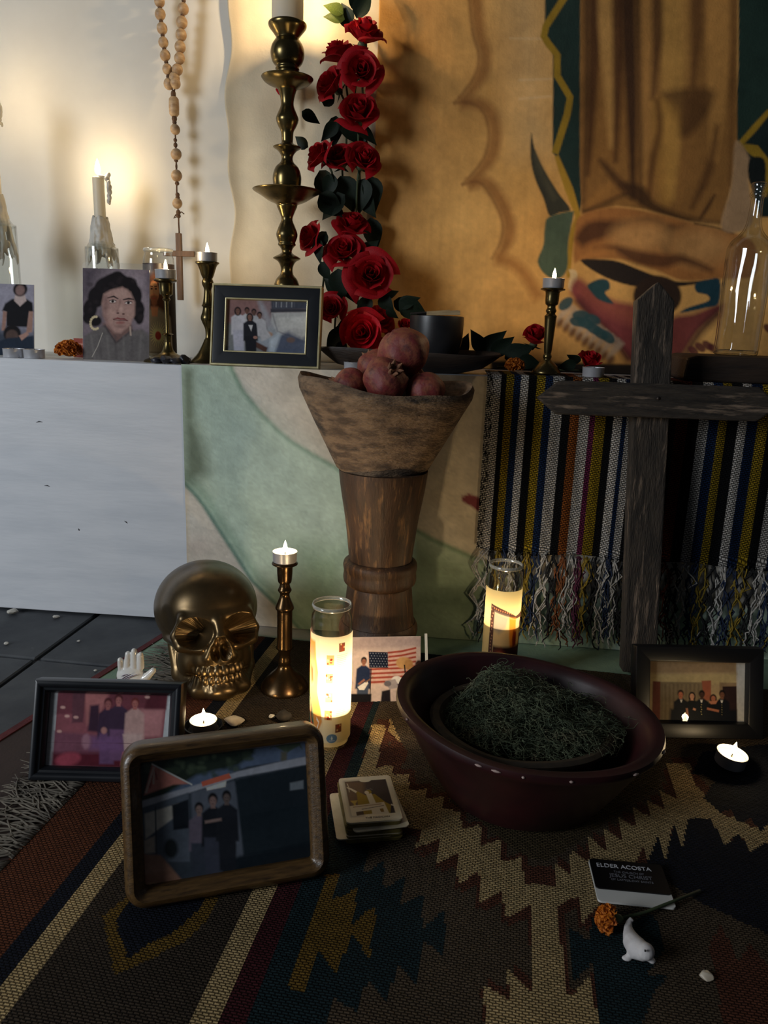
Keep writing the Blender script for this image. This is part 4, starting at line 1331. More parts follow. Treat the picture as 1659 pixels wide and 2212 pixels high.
MB().lathe(smoothprof([(r, z) for r, z in pedrow([(1338, 80), (1346, 84), (1356, 85), (1372, 82), (1400, 84), (1411, 86), (1413, 86)])], 3), 48).build('foot', M_ped, ped, smooth=50)

M_gourd = mat('rough_carved_wood', (134, 108, 82), (84, 66, 50), scale=26, rough=.85, bump=1.0, bscale=150, stretch=(1, 1, 3.0), c3=(54, 45, 38), s3=14, lo3=.55, hi3=.70, lo=.40, hi=.60, detail=9)
zb = ony(820, 1016, YP).z
bowl = thing('carved_bowl', 'rough carved wooden bowl full of pomegranates on the pedestal', 'bowl', (xp - .004, YP - .003, zb))
hb = ony(830, 822, YP).z - zb
n, prof = 72, [(.0, .004), (.070, .0), (.079, .006), (.092, .030), (.118, .078), (.136, .112), (.1445, .128), (.147, .142), (.143, .150), (.136, .147), (.128, .130), (.110, .090), (.085, .050), (.05, .036), (0, .033)]
sc_ = hb / .150
v, f = [], []
for i, (r, z) in enumerate(prof):
    for k in range(n):
        a = 2 * pi * k / n
        wob = 1 + .02 * sin(3 * a + 1) + .012 * sin(7 * a)
        up = (.006 * sin(2 * a + .4) - .007 * cos(a) + .003 * sin(5 * a) - .008 * max(0, -sin(a))) * (z / .150) ** 2
        y_ = r * sin(a) * (.70 if r > .09 else .86 - .16 * min(1, max(0, (r - .07) / .02)))
        v.append((r * cos(a) * wob, y_ * wob, z * sc_ + up))
for i in range(len(prof) - 1):
    for k in range(n):
        k2 = (k + 1) % n
        f.append((i * n + k, i * n + k2, (i + 1) * n + k2, (i + 1) * n + k))
mk('shell', v, f, M_gourd, bowl, smooth=60)

M_pom = mat('pomegranate_skin', (122, 46, 44), (138, 76, 52), scale=60, rough=.6, bump=.35, bscale=140, c3=(70, 28, 32), s3=75, lo3=.5, hi3=.74, lo=.42, hi=.60)
M_crown = mat('pomegranate_crown', (150, 104, 72), (110, 70, 50), scale=40, rough=.8)


def pomegranate(label, loc, r, axis, seed):
    rnd = random.Random(seed)
    t = thing('pomegranate', label, 'fruit', loc, group='pomegranates in the carved bowl')
    q = Vector((0, 0, 1)).rotation_difference(Vector(axis).normalized())
    mb = MB(); mb.ell((0, 0, 0), (r, r, r * .95), 36, 24)
    k = [rnd.uniform(0, 6) for _ in range(4)]
    vv = []
    for p in mb.v:
        a = atan2(p[1], p[0]); h = p[2] / r
        s_ = 1 + .05 * cos(6 * a + k[0]) * (1 - h * h) + .06 * sin(2 * a + k[1]) + .06 * h * sin(a + k[2]) + .03 * sin(4 * a + 5 * h + k[3])
        if h > .86: s_ *= 1 + (h - .86) * .9
        vv.append(tuple(q @ Vector((p[0] * s_, p[1] * s_, p[2] * (1 + .03 * sin(3 * a + k[3])))))); 
    mk('fruit_body', vv, mb.f, M_pom, t, smooth=180)
    mb = MB()
    for j in range(6):
        a = j * pi / 3 + rnd.uniform(-.1, .1)
        d = Vector((cos(a), sin(a), 0))
        mb.tube([q @ (d * r * .20 + Vector((0, 0, r * .92))), q @ (d * r * .24 + Vector((0, 0, r * 1.10))), q @ (d * r * .34 + Vector((0, 0, r * 1.24)))], [r * .12, r * .10, r * .015], 6)
    mb.build('crown', M_crown, t, smooth=60)
    return t


for lab, (x, y, rp, Y), ax in (('large pomegranate on top of the heap', (871, 762, 55, 1.285), (.5, .25, -.8)),
                               ('pomegranate with brown crown facing front in the heap', (832, 822, 50, 1.245), (.45, -.75, .55)),
                               ('pomegranate at the back left of the heap', (812, 800, 44, 1.325), (-.4, .6, .5)),
                               ('pomegranate low at the left rim of the carved bowl', (757, 836, 40, 1.28), (-.7, .2, .1)),
                               ('red pomegranate low at the right of the heap', (918, 844, 42, 1.26), (.3, .3, -.8))):
    p = ony(x, y, Y)
    pomegranate(lab, p, rp * mpp(p), ax, int(x))

# ================================================================== RED BOWL, INNER BOWL, HERBS
M_redbowl = mat('red_lacquer', (54, 18, 20), (38, 14, 16), scale=12, rough=.46, bump=.12, bscale=40, c3=(112, 62, 58), s3=70, lo3=.72, hi3=.8, spec=.5)
M_innerw = mat('dark_bowl_wood', (70, 58, 42), (44, 36, 27), scale=16, rough=.7, bump=.3, bscale=40, stretch=(1, 3, 3))


def oval_bowl(name, mt, parent, prof, kx, ky, n=80, wob=.004, tilt=0.0, base=.35):
    v, f = [], []
    H = max(z for _, z in prof)
    for r, z in prof:
        for k in range(n):
            a = 2 * pi * k / n
            w_ = 1 + wob * sin(3 * a + .6) + wob * .6 * sin(7 * a + 2)
            s_ = min(1, z / H)
            v.append((r * cos(a) * kx * w_, r * sin(a) * ky * w_, z + (-tilt * r * cos(a) * kx + .0012 * sin(4 * a)) * s_ ** 1.5))
    for i in range(len(prof) - 1):
        for k in range(n):
            k2 = (k + 1) % n
            f.append((i * n + k, i * n + k2, (i + 1) * n + k2, (i + 1) * n + k))
    return mk(name, v, f, mt, parent, smooth=45)


bc_ = Vector((.122, .912, RUGZ + .001))
rb = thing('red_bowl', 'wide dark red wooden bowl with chipped rim on the rug', 'bowl', bc_)
oval_bowl('shell', M_redbowl, rb, [(0, .002), (.095, 0), (.104, .006), (.126, .040), (.150, .084), (.162, .104), (.1680, .109), (.1705, .114), (.1690, .1195), (.161, .121), (.154, .118), (.149, .108), (.140, .092), (.118, .055), (.095, .026), (.05, .014), (0, .013)], 1.0, .93, tilt=.075)
M_chip = mat('chipped_paint', (190, 170, 160), (150, 120, 112), scale=60, rough=.6)
for (x, y, l, r_) in ((1038, 1681, 14, 22), (1066, 1689, 18, 14), (1202, 1704, 8, 0), (1358, 1684, 14, -16), (918, 1622, 7, 40), (1112, 1695, 6, 10), (1437, 1622, 20, -68), (858, 1556, 8, 70), (848, 1520, 12, 86)):
    a = atan2((y - 1570) / 135.0, (x - 1143) / 298.0)
    ca, sa = cos(-a), sin(-a)
    w_ = 1 + .004 * sin(3 * -a + .6) + .0024 * sin(7 * -a + 2)
    px_, py_ = .1705 * ca * w_, .1705 * .93 * sa * w_
    zz_ = .1155 + (-.075 * px_ + .0012 * sin(-4 * a))
    tg = Vector((-sa, ca * .93, .075 * sa)).normalized() * l * .00032
    c_ = Vector((px_, py_, zz_))
    mb = MB().tube([c_ - tg, c_ - tg * .3, c_ + tg * .4, c_ + tg], [.0004, .0016, .0013, .0003], 6)
    mb.build('paint_chip', M_chip, rb, smooth=180)
ib = thing('inner_bowl', 'shallow dark wooden bowl nested inside the red bowl', 'bowl', bc_ + Vector((-.006, .012, .0145)))
oval_bowl('shell', M_innerw, ib, [(0, .0), (.055, 0), (.075, .012), (.098, .042), (.112, .064), (.118, .071), (.1195, .077), (.115, .081), (.107, .079), (.100, .066), (.082, .034), (.055, .016), (0, .012)], 1.0, .92, tilt=.02)
# herbs
M_herb = mat('dried_herb', (98, 106, 80), (58, 70, 52), scale=40, rough=.9, c3=(112, 104, 78), s3=25, trans=.1)
hc = bc_ + Vector((.012, .022, .085))
rnd = random.Random(11)
mb = MB()
def inmound(a, q): return Vector((hc.x + .105 * q * cos(a), hc.y + .088 * q * sin(a), hc.z))
def mound(x, y):
    """height of the heap above the inner bowl's rim"""
    e = ((x - hc.x) / .122) ** 2 + ((y - hc.y) / .108) ** 2
    return max(0, 1 - e) ** .75 * (.036 + .050 * math.exp(-((x - hc.x + .045) / .05) ** 2 - ((y - hc.y - .055) / .05) ** 2) + .014 * sin(x * 60) * sin(y * 70))
for k in range(3000):
    a = rnd.uniform(0, 2 * pi); q = rnd.random() ** .5
    p = inmound(a, q); p.z = hc.z - .008 + mound(p.x, p.y) * rnd.uniform(.35, 1.0)
    th = rnd.uniform(0, 2 * pi); d = Vector((cos(th), sin(th), rnd.gauss(0, .25)))
    path, L_ = [p.copy()], rnd.uniform(.016, .055)
    w_ = rnd.gauss(0, .55)
    stray = rnd.random() < .14
    for j in range(7):
        th += w_ + rnd.gauss(0, .45)
        d = Vector((cos(th), sin(th), rnd.gauss(.06 if stray else 0, .35)))
        p = p + d * L_ / 7
        e = Vector(((p.x - hc.x) / .116, (p.y - hc.y) / .102, 0))
        if e.length > (1.22 if stray else 1): p = Vector((hc.x + e.x / e.length * .116, hc.y + e.y / e.length * .102, p.z))
        hi_ = hc.z - .004 + mound(p.x, p.y) + (.016 if stray else .003)
        p.z = min(max(p.z, hc.z - .012), hi_)
        path.append(p.copy())
    mb.tube(path, [.0005, .0005, .00045, .00045, .0004, .0004, .00035, .00025], 3)
    for j in range(rnd.randint(2, 5)):                   # tiny leaves and buds
        b_ = path[rnd.randint(1, 7)]
        o1 = Vector((rnd.gauss(0, 1), rnd.gauss(0, 1), rnd.gauss(0, 1))).normalized() * rnd.uniform(.0014, .0034)
        o2 = o1.cross(Vector((rnd.gauss(0, 1), rnd.gauss(0, 1), 1))).normalized() * rnd.uniform(.0006, .0013)
        nv_ = len(mb.v)
        mb.v += [tuple(b_), tuple(b_ + o1 * .5 + o2), tuple(b_ + o1), tuple(b_ + o1 * .5 - o2)]
        mb.f.append((nv_, nv_ + 1, nv_ + 2, nv_ + 3))
o = mb.build('dried_herbs', M_herb, None, smooth=180)
tag(o, 'tangled heap of dried green herbs in the nested bowls', 'herbs', kind='stuff')

# ================================================================== BIG WOODEN CROSS
M_cross = wood('weathered_wood', (62, 54, 46), (32, 28, 25), 'Z', 18, rough=.85, bump=.8, c3=(126, 108, 92))
M_crossx = wood('weathered_wood_beam', (62, 54, 46), (32, 28, 25), 'X', 18, rough=.85, bump=.8, c3=(126, 108, 92))
lean = radians(5.2)
cb = onz(1376, 1452, RUGZ)
ct = ony(1417, 610, cb.y + .64 * math.tan(lean))
xt = thing('wooden_cross', 'large weathered dark wooden cross with pointed ends leaning on the bench', 'cross', (cb.x, cb.y, RUGZ), rot=(-lean, 0, 0))
Hc_ = (ct.z - RUGZ) / cos(lean)
k = mpp((cb.x, 1.35, .4))
hw0, hw1 = 35 * mpp(cb), 39.5 * mpp(ct)
dx_ = ct.x - cb.x
sh_ = Hc_ - 42 * mpp(ct)
post = [(-hw0, .0035), (hw0, .0035), (dx_ + hw1, sh_), (dx_ + hw1 * .95, sh_ + .003), (dx_ + .001, Hc_), (dx_ - hw1 * .98, sh_ + .002), (dx_ - hw1, sh_)]
mb = MB().prism(post, -.016, .016)
o = mb.build('post', M_cross, xt, bevel=.003)
zc_ = (ony(1400, 868, cb.y + .03).z - RUGZ) / cos(lean)
la, ra_ = ony(1158, 866, cb.y + .02).x - cb.x, ony(1678, 878, cb.y + .02).x - cb.x
hh = 35 * k
beam = [(la, zc_ - .002), (la + .034, zc_ - hh), (ra_ - .034, zc_ - hh + .002), (ra_, zc_), (ra_ - .034, zc_ + hh + .002), (la + .036, zc_ + hh)]
MB().prism(beam, -.036, -.0165).build('cross_beam', M_crossx, xt, bevel=.003)
M_nail = mat('nail', (70, 62, 58), rough=.5, metal=.8)
for dx in (.004,):
    MB().ell((dx_ * .72 + dx, -.037, zc_ + .005), (.003, .0015, .003), 10, 6).build('nail_head', M_nail, xt, smooth=180)

# ================================================================== HAND FIGURINE, SEAL
M_porc = mat('white_porcelain', (226, 222, 214), rough=.12, coat=.6, spec=.6)
hp = onz(292, 1540, RUGZ)
hk = .58e-3 * 1.16
hd = thing('hand_figurine', 'white porcelain open hand standing behind the pink photo frame', 'figurine', (hp.x, hp.y, RUGZ + .0005))
def hpx(x, y): 
    p = ony(x, y, hp.y); return Vector((p.x - hp.x, 0, p.z - RUGZ))
mb = MB()
def finger(pts, rad): 
    mb.tube(pts, rad, 12)
    for q, r in zip(pts, rad): mb.ell(q, (r, r, r), 12, 8)
for (bx, by, tx, ty, r0, r1) in ((262, 1446, 262, 1424, .0052, .0042), (276, 1441, 279, 1411, .0057, .0046), (291, 1440, 292, 1405, .0059, .0047), (304, 1441, 306, 1413, .0056, .0045)):
    a, b_ = hpx(bx, by), hpx(tx, ty)
    m_ = a.lerp(b_, .5) + Vector((0, -.002, 0))
    finger([a, m_, b_ + Vector((0, -.004, 0))], [r0, r0 * .95, r1])
a, b_, c_ = hpx(300, 1476), hpx(318, 1462), hpx(331, 1449)
finger([a, b_, c_], [.0085, .0062, .0046])
pl = hpx(283, 1462)
mb.ell(pl, (.0225, .0085, .021), 20, 14)
mb.ell(hpx(286, 1478), (.020, .010, .016), 20, 12)
wr = hpx(284, 1500)
mb.tube([hpx(284, 1476), wr, Vector((wr.x, 0, .012)), Vector((wr.x, 0, .0))], [.0165, .0145, .016, .021], 24)
o = mb.build('hand', M_porc, hd)
rm = o.modifiers.new('r', 'REMESH'); rm.mode = 'VOXEL'; rm.voxel_size = .0011
sm = o.modifiers.new('s', 'SMOOTH'); sm.iterations = 5; sm.factor = .5
bake(o)
M_ink = mat('faded_print', (120, 104, 124), rough=.3)
for (x0, y0, x1, y1) in ((268, 1462, 286, 1452), (270, 1464, 292, 1454), (276, 1465, 300, 1452), (268, 1456, 280, 1452)):
    a, b_ = hpx(x0, y0), hpx(x1, y1)
    MB().tube([a + Vector((0, -.0085, 0)), a.lerp(b_, .5) + Vector((0, -.0094, .001)), b_ + Vector((0, -.0085, 0))], .0005, 5).build('palm_line', M_ink, hd)

M_seal = mat('chalky_white', (206, 202, 200), (186, 180, 180), scale=40, rough=.75, bump=.1)
sp_ = onz(1374, 2030, RUGZ)
sl_ = thing('seal_figurine', 'small white seal pup figurine lying on the rug by the marigold', 'figurine', (sp_.x, sp_.y, RUGZ + .002))
def spx(x, y, z): 
    p = onz(x, y, RUGZ + z); return Vector((p.x - sp_.x, p.y - sp_.y, z))
mb = MB()
sec = [(1359, 1992, .010, .0030), (1357, 2003, .008, .0042), (1360, 2018, .0085, .0065), (1366, 2034, .010, .0092), (1376, 2047, .0115, .0105), (1387, 2053, .014, .0092)]
mb.tube([spx(x, y, z) for x, y, z, r in sec], [r for *_, r in sec], 14)
for x, y, z, r in sec: mb.ell(spx(x, y, z), (r, r, r), 12, 8)
mb.ell(spx(1394, 2054, .017), (.0088, .0085, .008), 14, 10)
mb.ell(spx(1402, 2057, .0155), (.0046, .0045, .0038), 10, 8)
mb.tube([spx(1366, 2058, .006), spx(1354, 2069, .0025)], [.0045, .0028], 8); mb.ell(spx(1354, 2069, .0025), (.005, .0036, .0022), 10, 6)
mb.tube([spx(1392, 2062, .006), spx(1408, 2074, .0025)], [.0045, .0026], 8); mb.ell(spx(1408, 2074, .0025), (.004, .004, .0022), 10, 6)
mb.tube([spx(1359, 1992, .010), spx(1363, 1984, .012), spx(1368, 1990, .011)], [.003, .0022, .0015], 8)
o = mb.build('body', M_seal, sl_)
rm = o.modifiers.new('r', 'REMESH'); rm.mode = 'VOXEL'; rm.voxel_size = .0008
sm = o.modifiers.new('s', 'SMOOTH'); sm.iterations = 6
bake(o)
zmin = min((v.co.z for v in o.data.vertices)); o.location.z = -zmin - .002
M_black = mat('black_dot', (16, 15, 15), rough=.2)
for (x, y, z) in ((1394, 2052, .0248), (1404, 2055, .0195)):
    MB().ell(spx(x, y, z), (.0011, .0011, .0011), 10, 8).build('eye', M_black, sl_, smooth=180).location.z = o.location.z - .0005
MB().ell(spx(1406, 2058, .0165), (.0012, .0012, .0009), 10, 8).build('nose', M_black, sl_, smooth=180).location.z = o.location.z

# ================================================================== PICTURES
M_photo = paintmat('photo_print', rough=.55, spec=.1)
M_photog = paintmat('glossy_photo', rough=.6, spec=.06)
M_pane = thinglass('picture_glass', (.96, .97, .97), 1.45, gain=.8, rough=.02)
M_paper = mat('photo_paper', (226, 224, 218), rough=.5)
M_blackfr = mat('black_frame', (22, 24, 28), (28, 30, 34), scale=20, rough=.28, spec=.5)
M_blackmt = mat('black_mat_frame', (14, 14, 16), rough=.42, spec=.4)
M_gold = mat('pale_gold', (206, 194, 150), (184, 170, 124), scale=40, rough=.35, metal=.5)
M_oak = wood('oak_frame', (96, 70, 38), (62, 44, 24), 'X', 34, rough=.32, bump=.2, coat=.3, spec=.5, c3=(44, 31, 18))
M_back = mat('frame_back', (52, 44, 38), rough=.9)


def rrect(w, h, r, n=6):
    """outline counter clockwise from lower left, in x,z, standing on z = 0 ... h, inset handled by caller"""
    pts = []
    for cx, cz, a0 in ((w / 2 - r, r, -90), (w / 2 - r, h - r, 0), (-w / 2 + r, h - r, 90), (-w / 2 + r, r, 180)):
        for k in range(n + 1):
            a = radians(a0 + 90 * k / n)
            pts.append((cx + r * cos(a), cz + r * sin(a)))
    return pts


def moulding(name, w, h, prof, mt, parent, r=.0015, n=4, z0=0.0, smooth=40):
    """prof: (inset, depth towards the viewer) loop from the outer back edge over the front to the inner back edge"""
    loops = []
    for o_, d in prof:
        loops.append([(x, -d, z + o_ + z0) for x, z in rrect(w - 2 * o_, h - 2 * o_, max(r - o_, .0006), n)])
    m_ = len(loops[0])
    v = [p for lp in loops for p in lp]
    f = []
    for i in range(len(loops) - 1):
        for k in range(m_):
            k2 = (k + 1) % m_
            f.append((i * m_ + k, i * m_ + k2, (i + 1) * m_ + k2, (i + 1) * m_ + k))
    return mk(name, v, f, mt, parent, smooth=smooth)


def board(name, w, h, y0, y1, mt, parent, z0=0.0, r=.001):
    return MB().prism([(x, z + z0) for x, z in rrect(w, h, r, 3)], y0, y1).build(name, mt, parent)


def standing(name, label, BL, BR, TL, TR, lean, z, cat='picture', Y=None):
    p, yw, w, h = lean_frame(BL, BR, TL, TR, lean, z, Y)
    t = thing(name, label, cat, (p.x, p.y, z + .0005), rot=(-lean, 0, yw))
    return t, w, h


def person(c, x, y, s, top, skin, hair, low=None, hairlong=False, shade=1.0):
    """small figure in a print: head centre x,y, head height s"""
    c.poly([(x - 1.15 * s, y + 4.2 * s), (x - 1.05 * s, y + 1.2 * s), (x - .3 * s, y + .62 * s), (x + .3 * s, y + .62 * s), (x + 1.05 * s, y + 1.2 * s), (x + 1.15 * s, y + 4.2 * s)], top, .12 * s)
    if low is not None: c.poly([(x - .9 * s, y + 3.4 * s), (x + .9 * s, y + 3.4 * s), (x + .8 * s, y + 7.0 * s), (x - .8 * s, y + 7.0 * s)], low, .12 * s)
    if hairlong: c.ell(x, y + .15 * s, .55 * s, .78 * s, hair, .1 * s)
    else: c.ell(x, y - .12 * s, .45 * s, .55 * s, hair, .1 * s)
    c.poly([(x - .2 * s, y + .3 * s), (x + .2 * s, y + .3 * s), (x + .22 * s, y + .75 * s), (x - .22 * s, y + .75 * s)], skin, .08 * s)
    c.ell(x, y + .1 * s, .33 * s, .44 * s, skin, .1 * s)
    for q in (-1, 1): c.ell(x + q * .14 * s, y + .04 * s, .06 * s, .04 * s, tuple(int(k * .4) for k in skin), .04 * s, .7)
    c.line([(x - .1 * s, y + .34 * s), (x + .1 * s, y + .34 * s)], .06 * s, tuple(int(k * .55) for k in skin), .04 * s, .7)


# ------------------------------------------------------------------ oak frame in front
t, w, h = standing('oak_photo_frame', 'rounded oak picture frame with three people outside a house, front left', (272, 1966), (712, 1886), (264, 1608), (700, 1560), radians(17), RUGZ, 'picture frame')
fw = .0200
moulding('frame', w, h, [(0, -.014), (0, .003), (.0015, .009), (.005, .0135), (.009, .0145), (.0125, .0125), (.0145, .0105), (.017, .0095), (fw, .004), (fw, -.006)], M_oak, t, r=.022, n=8)
def draw(c):
    c.poly([(300, 1590), (690, 1590), (690, 1680), (300, 1760)], (84, 96, 118), 4)
    c.poly([(300, 1640), (560, 1600), (556, 1634), (520, 1660), (430, 1680), (300, 1760)], (34, 42, 34), 5)
    for k in range(60): c.ell(RNG.uniform(320, 550), RNG.uniform(1622, 1690), RNG.uniform(4, 12), RNG.uniform(3, 8), ((52, 62, 48), (26, 34, 28), (70, 80, 62))[k % 3], 3, .6)
    for a in np.linspace(200, 340, 11):
        c.line([(627, 1628), (627 + 32 * cos(radians(a)), 1622 + 26 * sin(radians(a)) ), (627 + 38 * cos(radians(a)), 1632 + 20 * sin(radians(a)))], [8, 7, 2], (66, 76, 62), 2)
    c.line([(622, 1630), (620, 1660)], 14, (88, 84, 72), 3)
    c.poly([(306, 1738), (440, 1700), (540, 1662), (690, 1638), (690, 2000), (306, 2000)], (54, 60, 68), 2)
    c.poly([(308, 1735), (430, 1700), (520, 1672), (600, 1654), (690, 1636), (690, 1654), (520, 1684), (430, 1712), (308, 1750)], (150, 150, 158), 2)
    c.poly([(440, 1694), (500, 1676), (505, 1686), (442, 1704)], (190, 92, 70), 1)
    c.poly([(336, 1658), (370, 1676), (415, 1698), (380, 1700), (352, 1710), (318, 1722)], (176, 110, 98), 2)
    for k in range(4): c.line([(340, 1664), (346 - k * 8, 1690 + k * 9)], 4, (212, 160, 146) if k % 2 else (140, 70, 66), 1)
    c.line([(336, 1658), (420, 1700)], 3, (210, 200, 190), 1)
    c.poly([(312, 1748), (412, 1716), (412, 1860), (312, 1860)], (78, 84, 94), 2)
    c.poly([(318, 1760), (392, 1738), (392, 1760), (318, 1812)], (176, 168, 158), 2)
    c.line([(341, 1745), (341, 1850)], 3, (60, 64, 70), 1)
    c.poly([(376, 1742), (412, 1730), (412, 1790), (378, 1794)], (24, 28, 34), 2)
    c.poly([(316, 1815), (338, 1806), (338, 1840), (316, 1842)], (160, 146, 134), 2)
    c.poly([(418, 1716), (520, 1690), (528, 1850), (420, 1870)], (84, 88, 98), 3)
    c.poly([(512, 1690), (690, 1654), (690, 1830), (530, 1850)], (28, 36, 42), 3)
    c.poly([(634, 1696), (664, 1690), (664, 1708), (634, 1712)], (112, 118, 124), 2)
    c.poly([(450, 1706), (494, 1692), (492, 1704), (452, 1712)], (200, 190, 180), 1.5)
    c.poly([(520, 1850), (690, 1820), (690, 2000), (400, 2000), (430, 1890)], (24, 30, 36), 5)
    c.poly([(306, 1842), (350, 1846), (395, 1900), (310, 1925)], (142, 104, 86), 3)
    person(c, 434, 1750, 21, (96, 86, 98), (120, 98, 92), (26, 24, 26), (52, 56, 66))
    person(c, 464, 1732, 23, (26, 28, 34), (126, 100, 94), (22, 20, 22), (56, 58, 70))
    person(c, 494, 1726, 22, (30, 32, 38), (92, 78, 74), (20, 20, 22), (30, 32, 38))
    c.line([(446, 1778), (482, 1772)], 6, (126, 104, 98), 2)
    c.ell(372, 1832, 15, 20, (30, 34, 36), 4)
picture('photograph', w - 2 * fw + .004, h - 2 * fw + .004, [(308, 1650), (672, 1602), (682, 1856), (312, 1912)], draw, M_photog, t, 200, y=.003, z0=fw - .002, base=(36, 44, 50), gain=2.1)
board('glass_pane', w - 2 * fw + .003, h - 2 * fw + .003, -.0015, .0, M_pane, t, z0=fw - .0015, r=.012)
board('backing', w - .012, h - .012, .005, .0075, M_back, t, z0=.006, r=.02)
MB().prism([(-.02, .0), (.02, .0), (.012, h * .72), (-.012, h * .72)], .0, .003).build('easel_leg', M_back, t, loc=(0, .008 + .040, .004), rot=(radians(16), 0, 0))

# ------------------------------------------------------------------ black frame with the pink photo
t, w, h = standing('black_photo_frame', 'black picture frame with a faded pink photo of three people hugging, left', (65, 1684), (388, 1692), (76, 1468), (382, 1470), radians(20), RUGZ, 'picture frame')
fw = .0178
moulding('frame', w, h, [(0, -.012), (0, .006), (.002, .011), (.005, .0125), (.009, .0115), (.011, .0085), (.014, .0080), (fw, .003), (fw, -.005)], M_blackfr, t, r=.002)
def draw(c):
    c.C[:] = lin((206, 206, 208))
    c.poly([(121, 1497), (340, 1496), (330, 1652), (113, 1650)], (150, 84, 92), .8)
    c.poly([(121, 1497), (340, 1496), (338, 1530), (118, 1545)], (122, 62, 72), 3)
    c.poly([(172, 1497), (224, 1497), (212, 1530), (204, 1560), (180, 1566)], (190, 118, 116), 4)
    c.poly([(150, 1497), (176, 1497), (172, 1560), (150, 1562)], (106, 62, 72), 2)
    c.poly([(280, 1530), (334, 1530), (330, 1585), (276, 1590)], (198, 134, 134), 4)
    c.poly([(300, 1496), (340, 1496), (338, 1528), (296, 1528)], (96, 40, 50), 3)
    c.poly([(115, 1580), (335, 1596), (331, 1655), (111, 1652)], (128, 76, 92), 4)
    c.poly([(112, 1625), (332, 1620), (330, 1655), (110, 1655)], (92, 26, 40), 5)
    c.ell(144, 1638, 26, 14, (172, 72, 88), 4, .9, -14)
    c.poly([(186, 1525), (204, 1522), (206, 1580), (182, 1578)], (66, 40, 58), 3)
    person(c, 222, 1520, 18, (66, 44, 66), (168, 100, 98), (92, 40, 44), (112, 76, 112))
    person(c, 243, 1512, 18, (70, 48, 70), (182, 112, 108), (86, 36, 40), (120, 82, 116))
    person(c, 276, 1518, 18, (208, 164, 156), (186, 112, 104), (120, 52, 50), (206, 166, 160))
    c.poly([(253, 1583), (292, 1583), (288, 1622), (258, 1622)], (212, 176, 168), 2)
    c.poly([(254, 1620), (266, 1620), (262, 1648), (250, 1648)], (196, 120, 112), 2); c.poly([(270, 1620), (282, 1620), (280, 1648), (268, 1648)], (186, 110, 104), 2)
    c.ell(180, 1600, 9, 16, (170, 120, 134), 3); c.ell(215, 1576, 6, 7, (196, 136, 128), 2)
    c.poly([(190, 1590), (252, 1592), (250, 1618), (188, 1616)], (128, 88, 132), 6, .8)
    for (x, y) in ((140, 1548), (131, 1530), (158, 1550), (300, 1505), (125, 1580)): c.ell(x, y, 5, 3, (222, 170, 160), 1.5)
    c.line([(102, 1604), (333, 1601)], 1.0, (92, 52, 64), .5, .7)
picture('photograph', w - 2 * fw + .003, h - 2 * fw + .003, [(104, 1496), (350, 1497), (347, 1654), (96, 1654)], draw, M_photo, t, 170, y=.002, z0=fw - .0015)
board('glass_pane', w - 2 * fw + .002, h - 2 * fw + .002, -.002, -.001, M_pane, t, z0=fw - .001)
board('backing', w - .010, h - .010, .004, .0065, M_back, t, z0=.005)
MB().prism([(-.018, .0), (.018, .0), (.011, h * .70), (-.011, h * .70)], .0, .003).build('easel_leg', M_back, t, loc=(0, .0085 + .036, .004), rot=(radians(17), 0, 0))

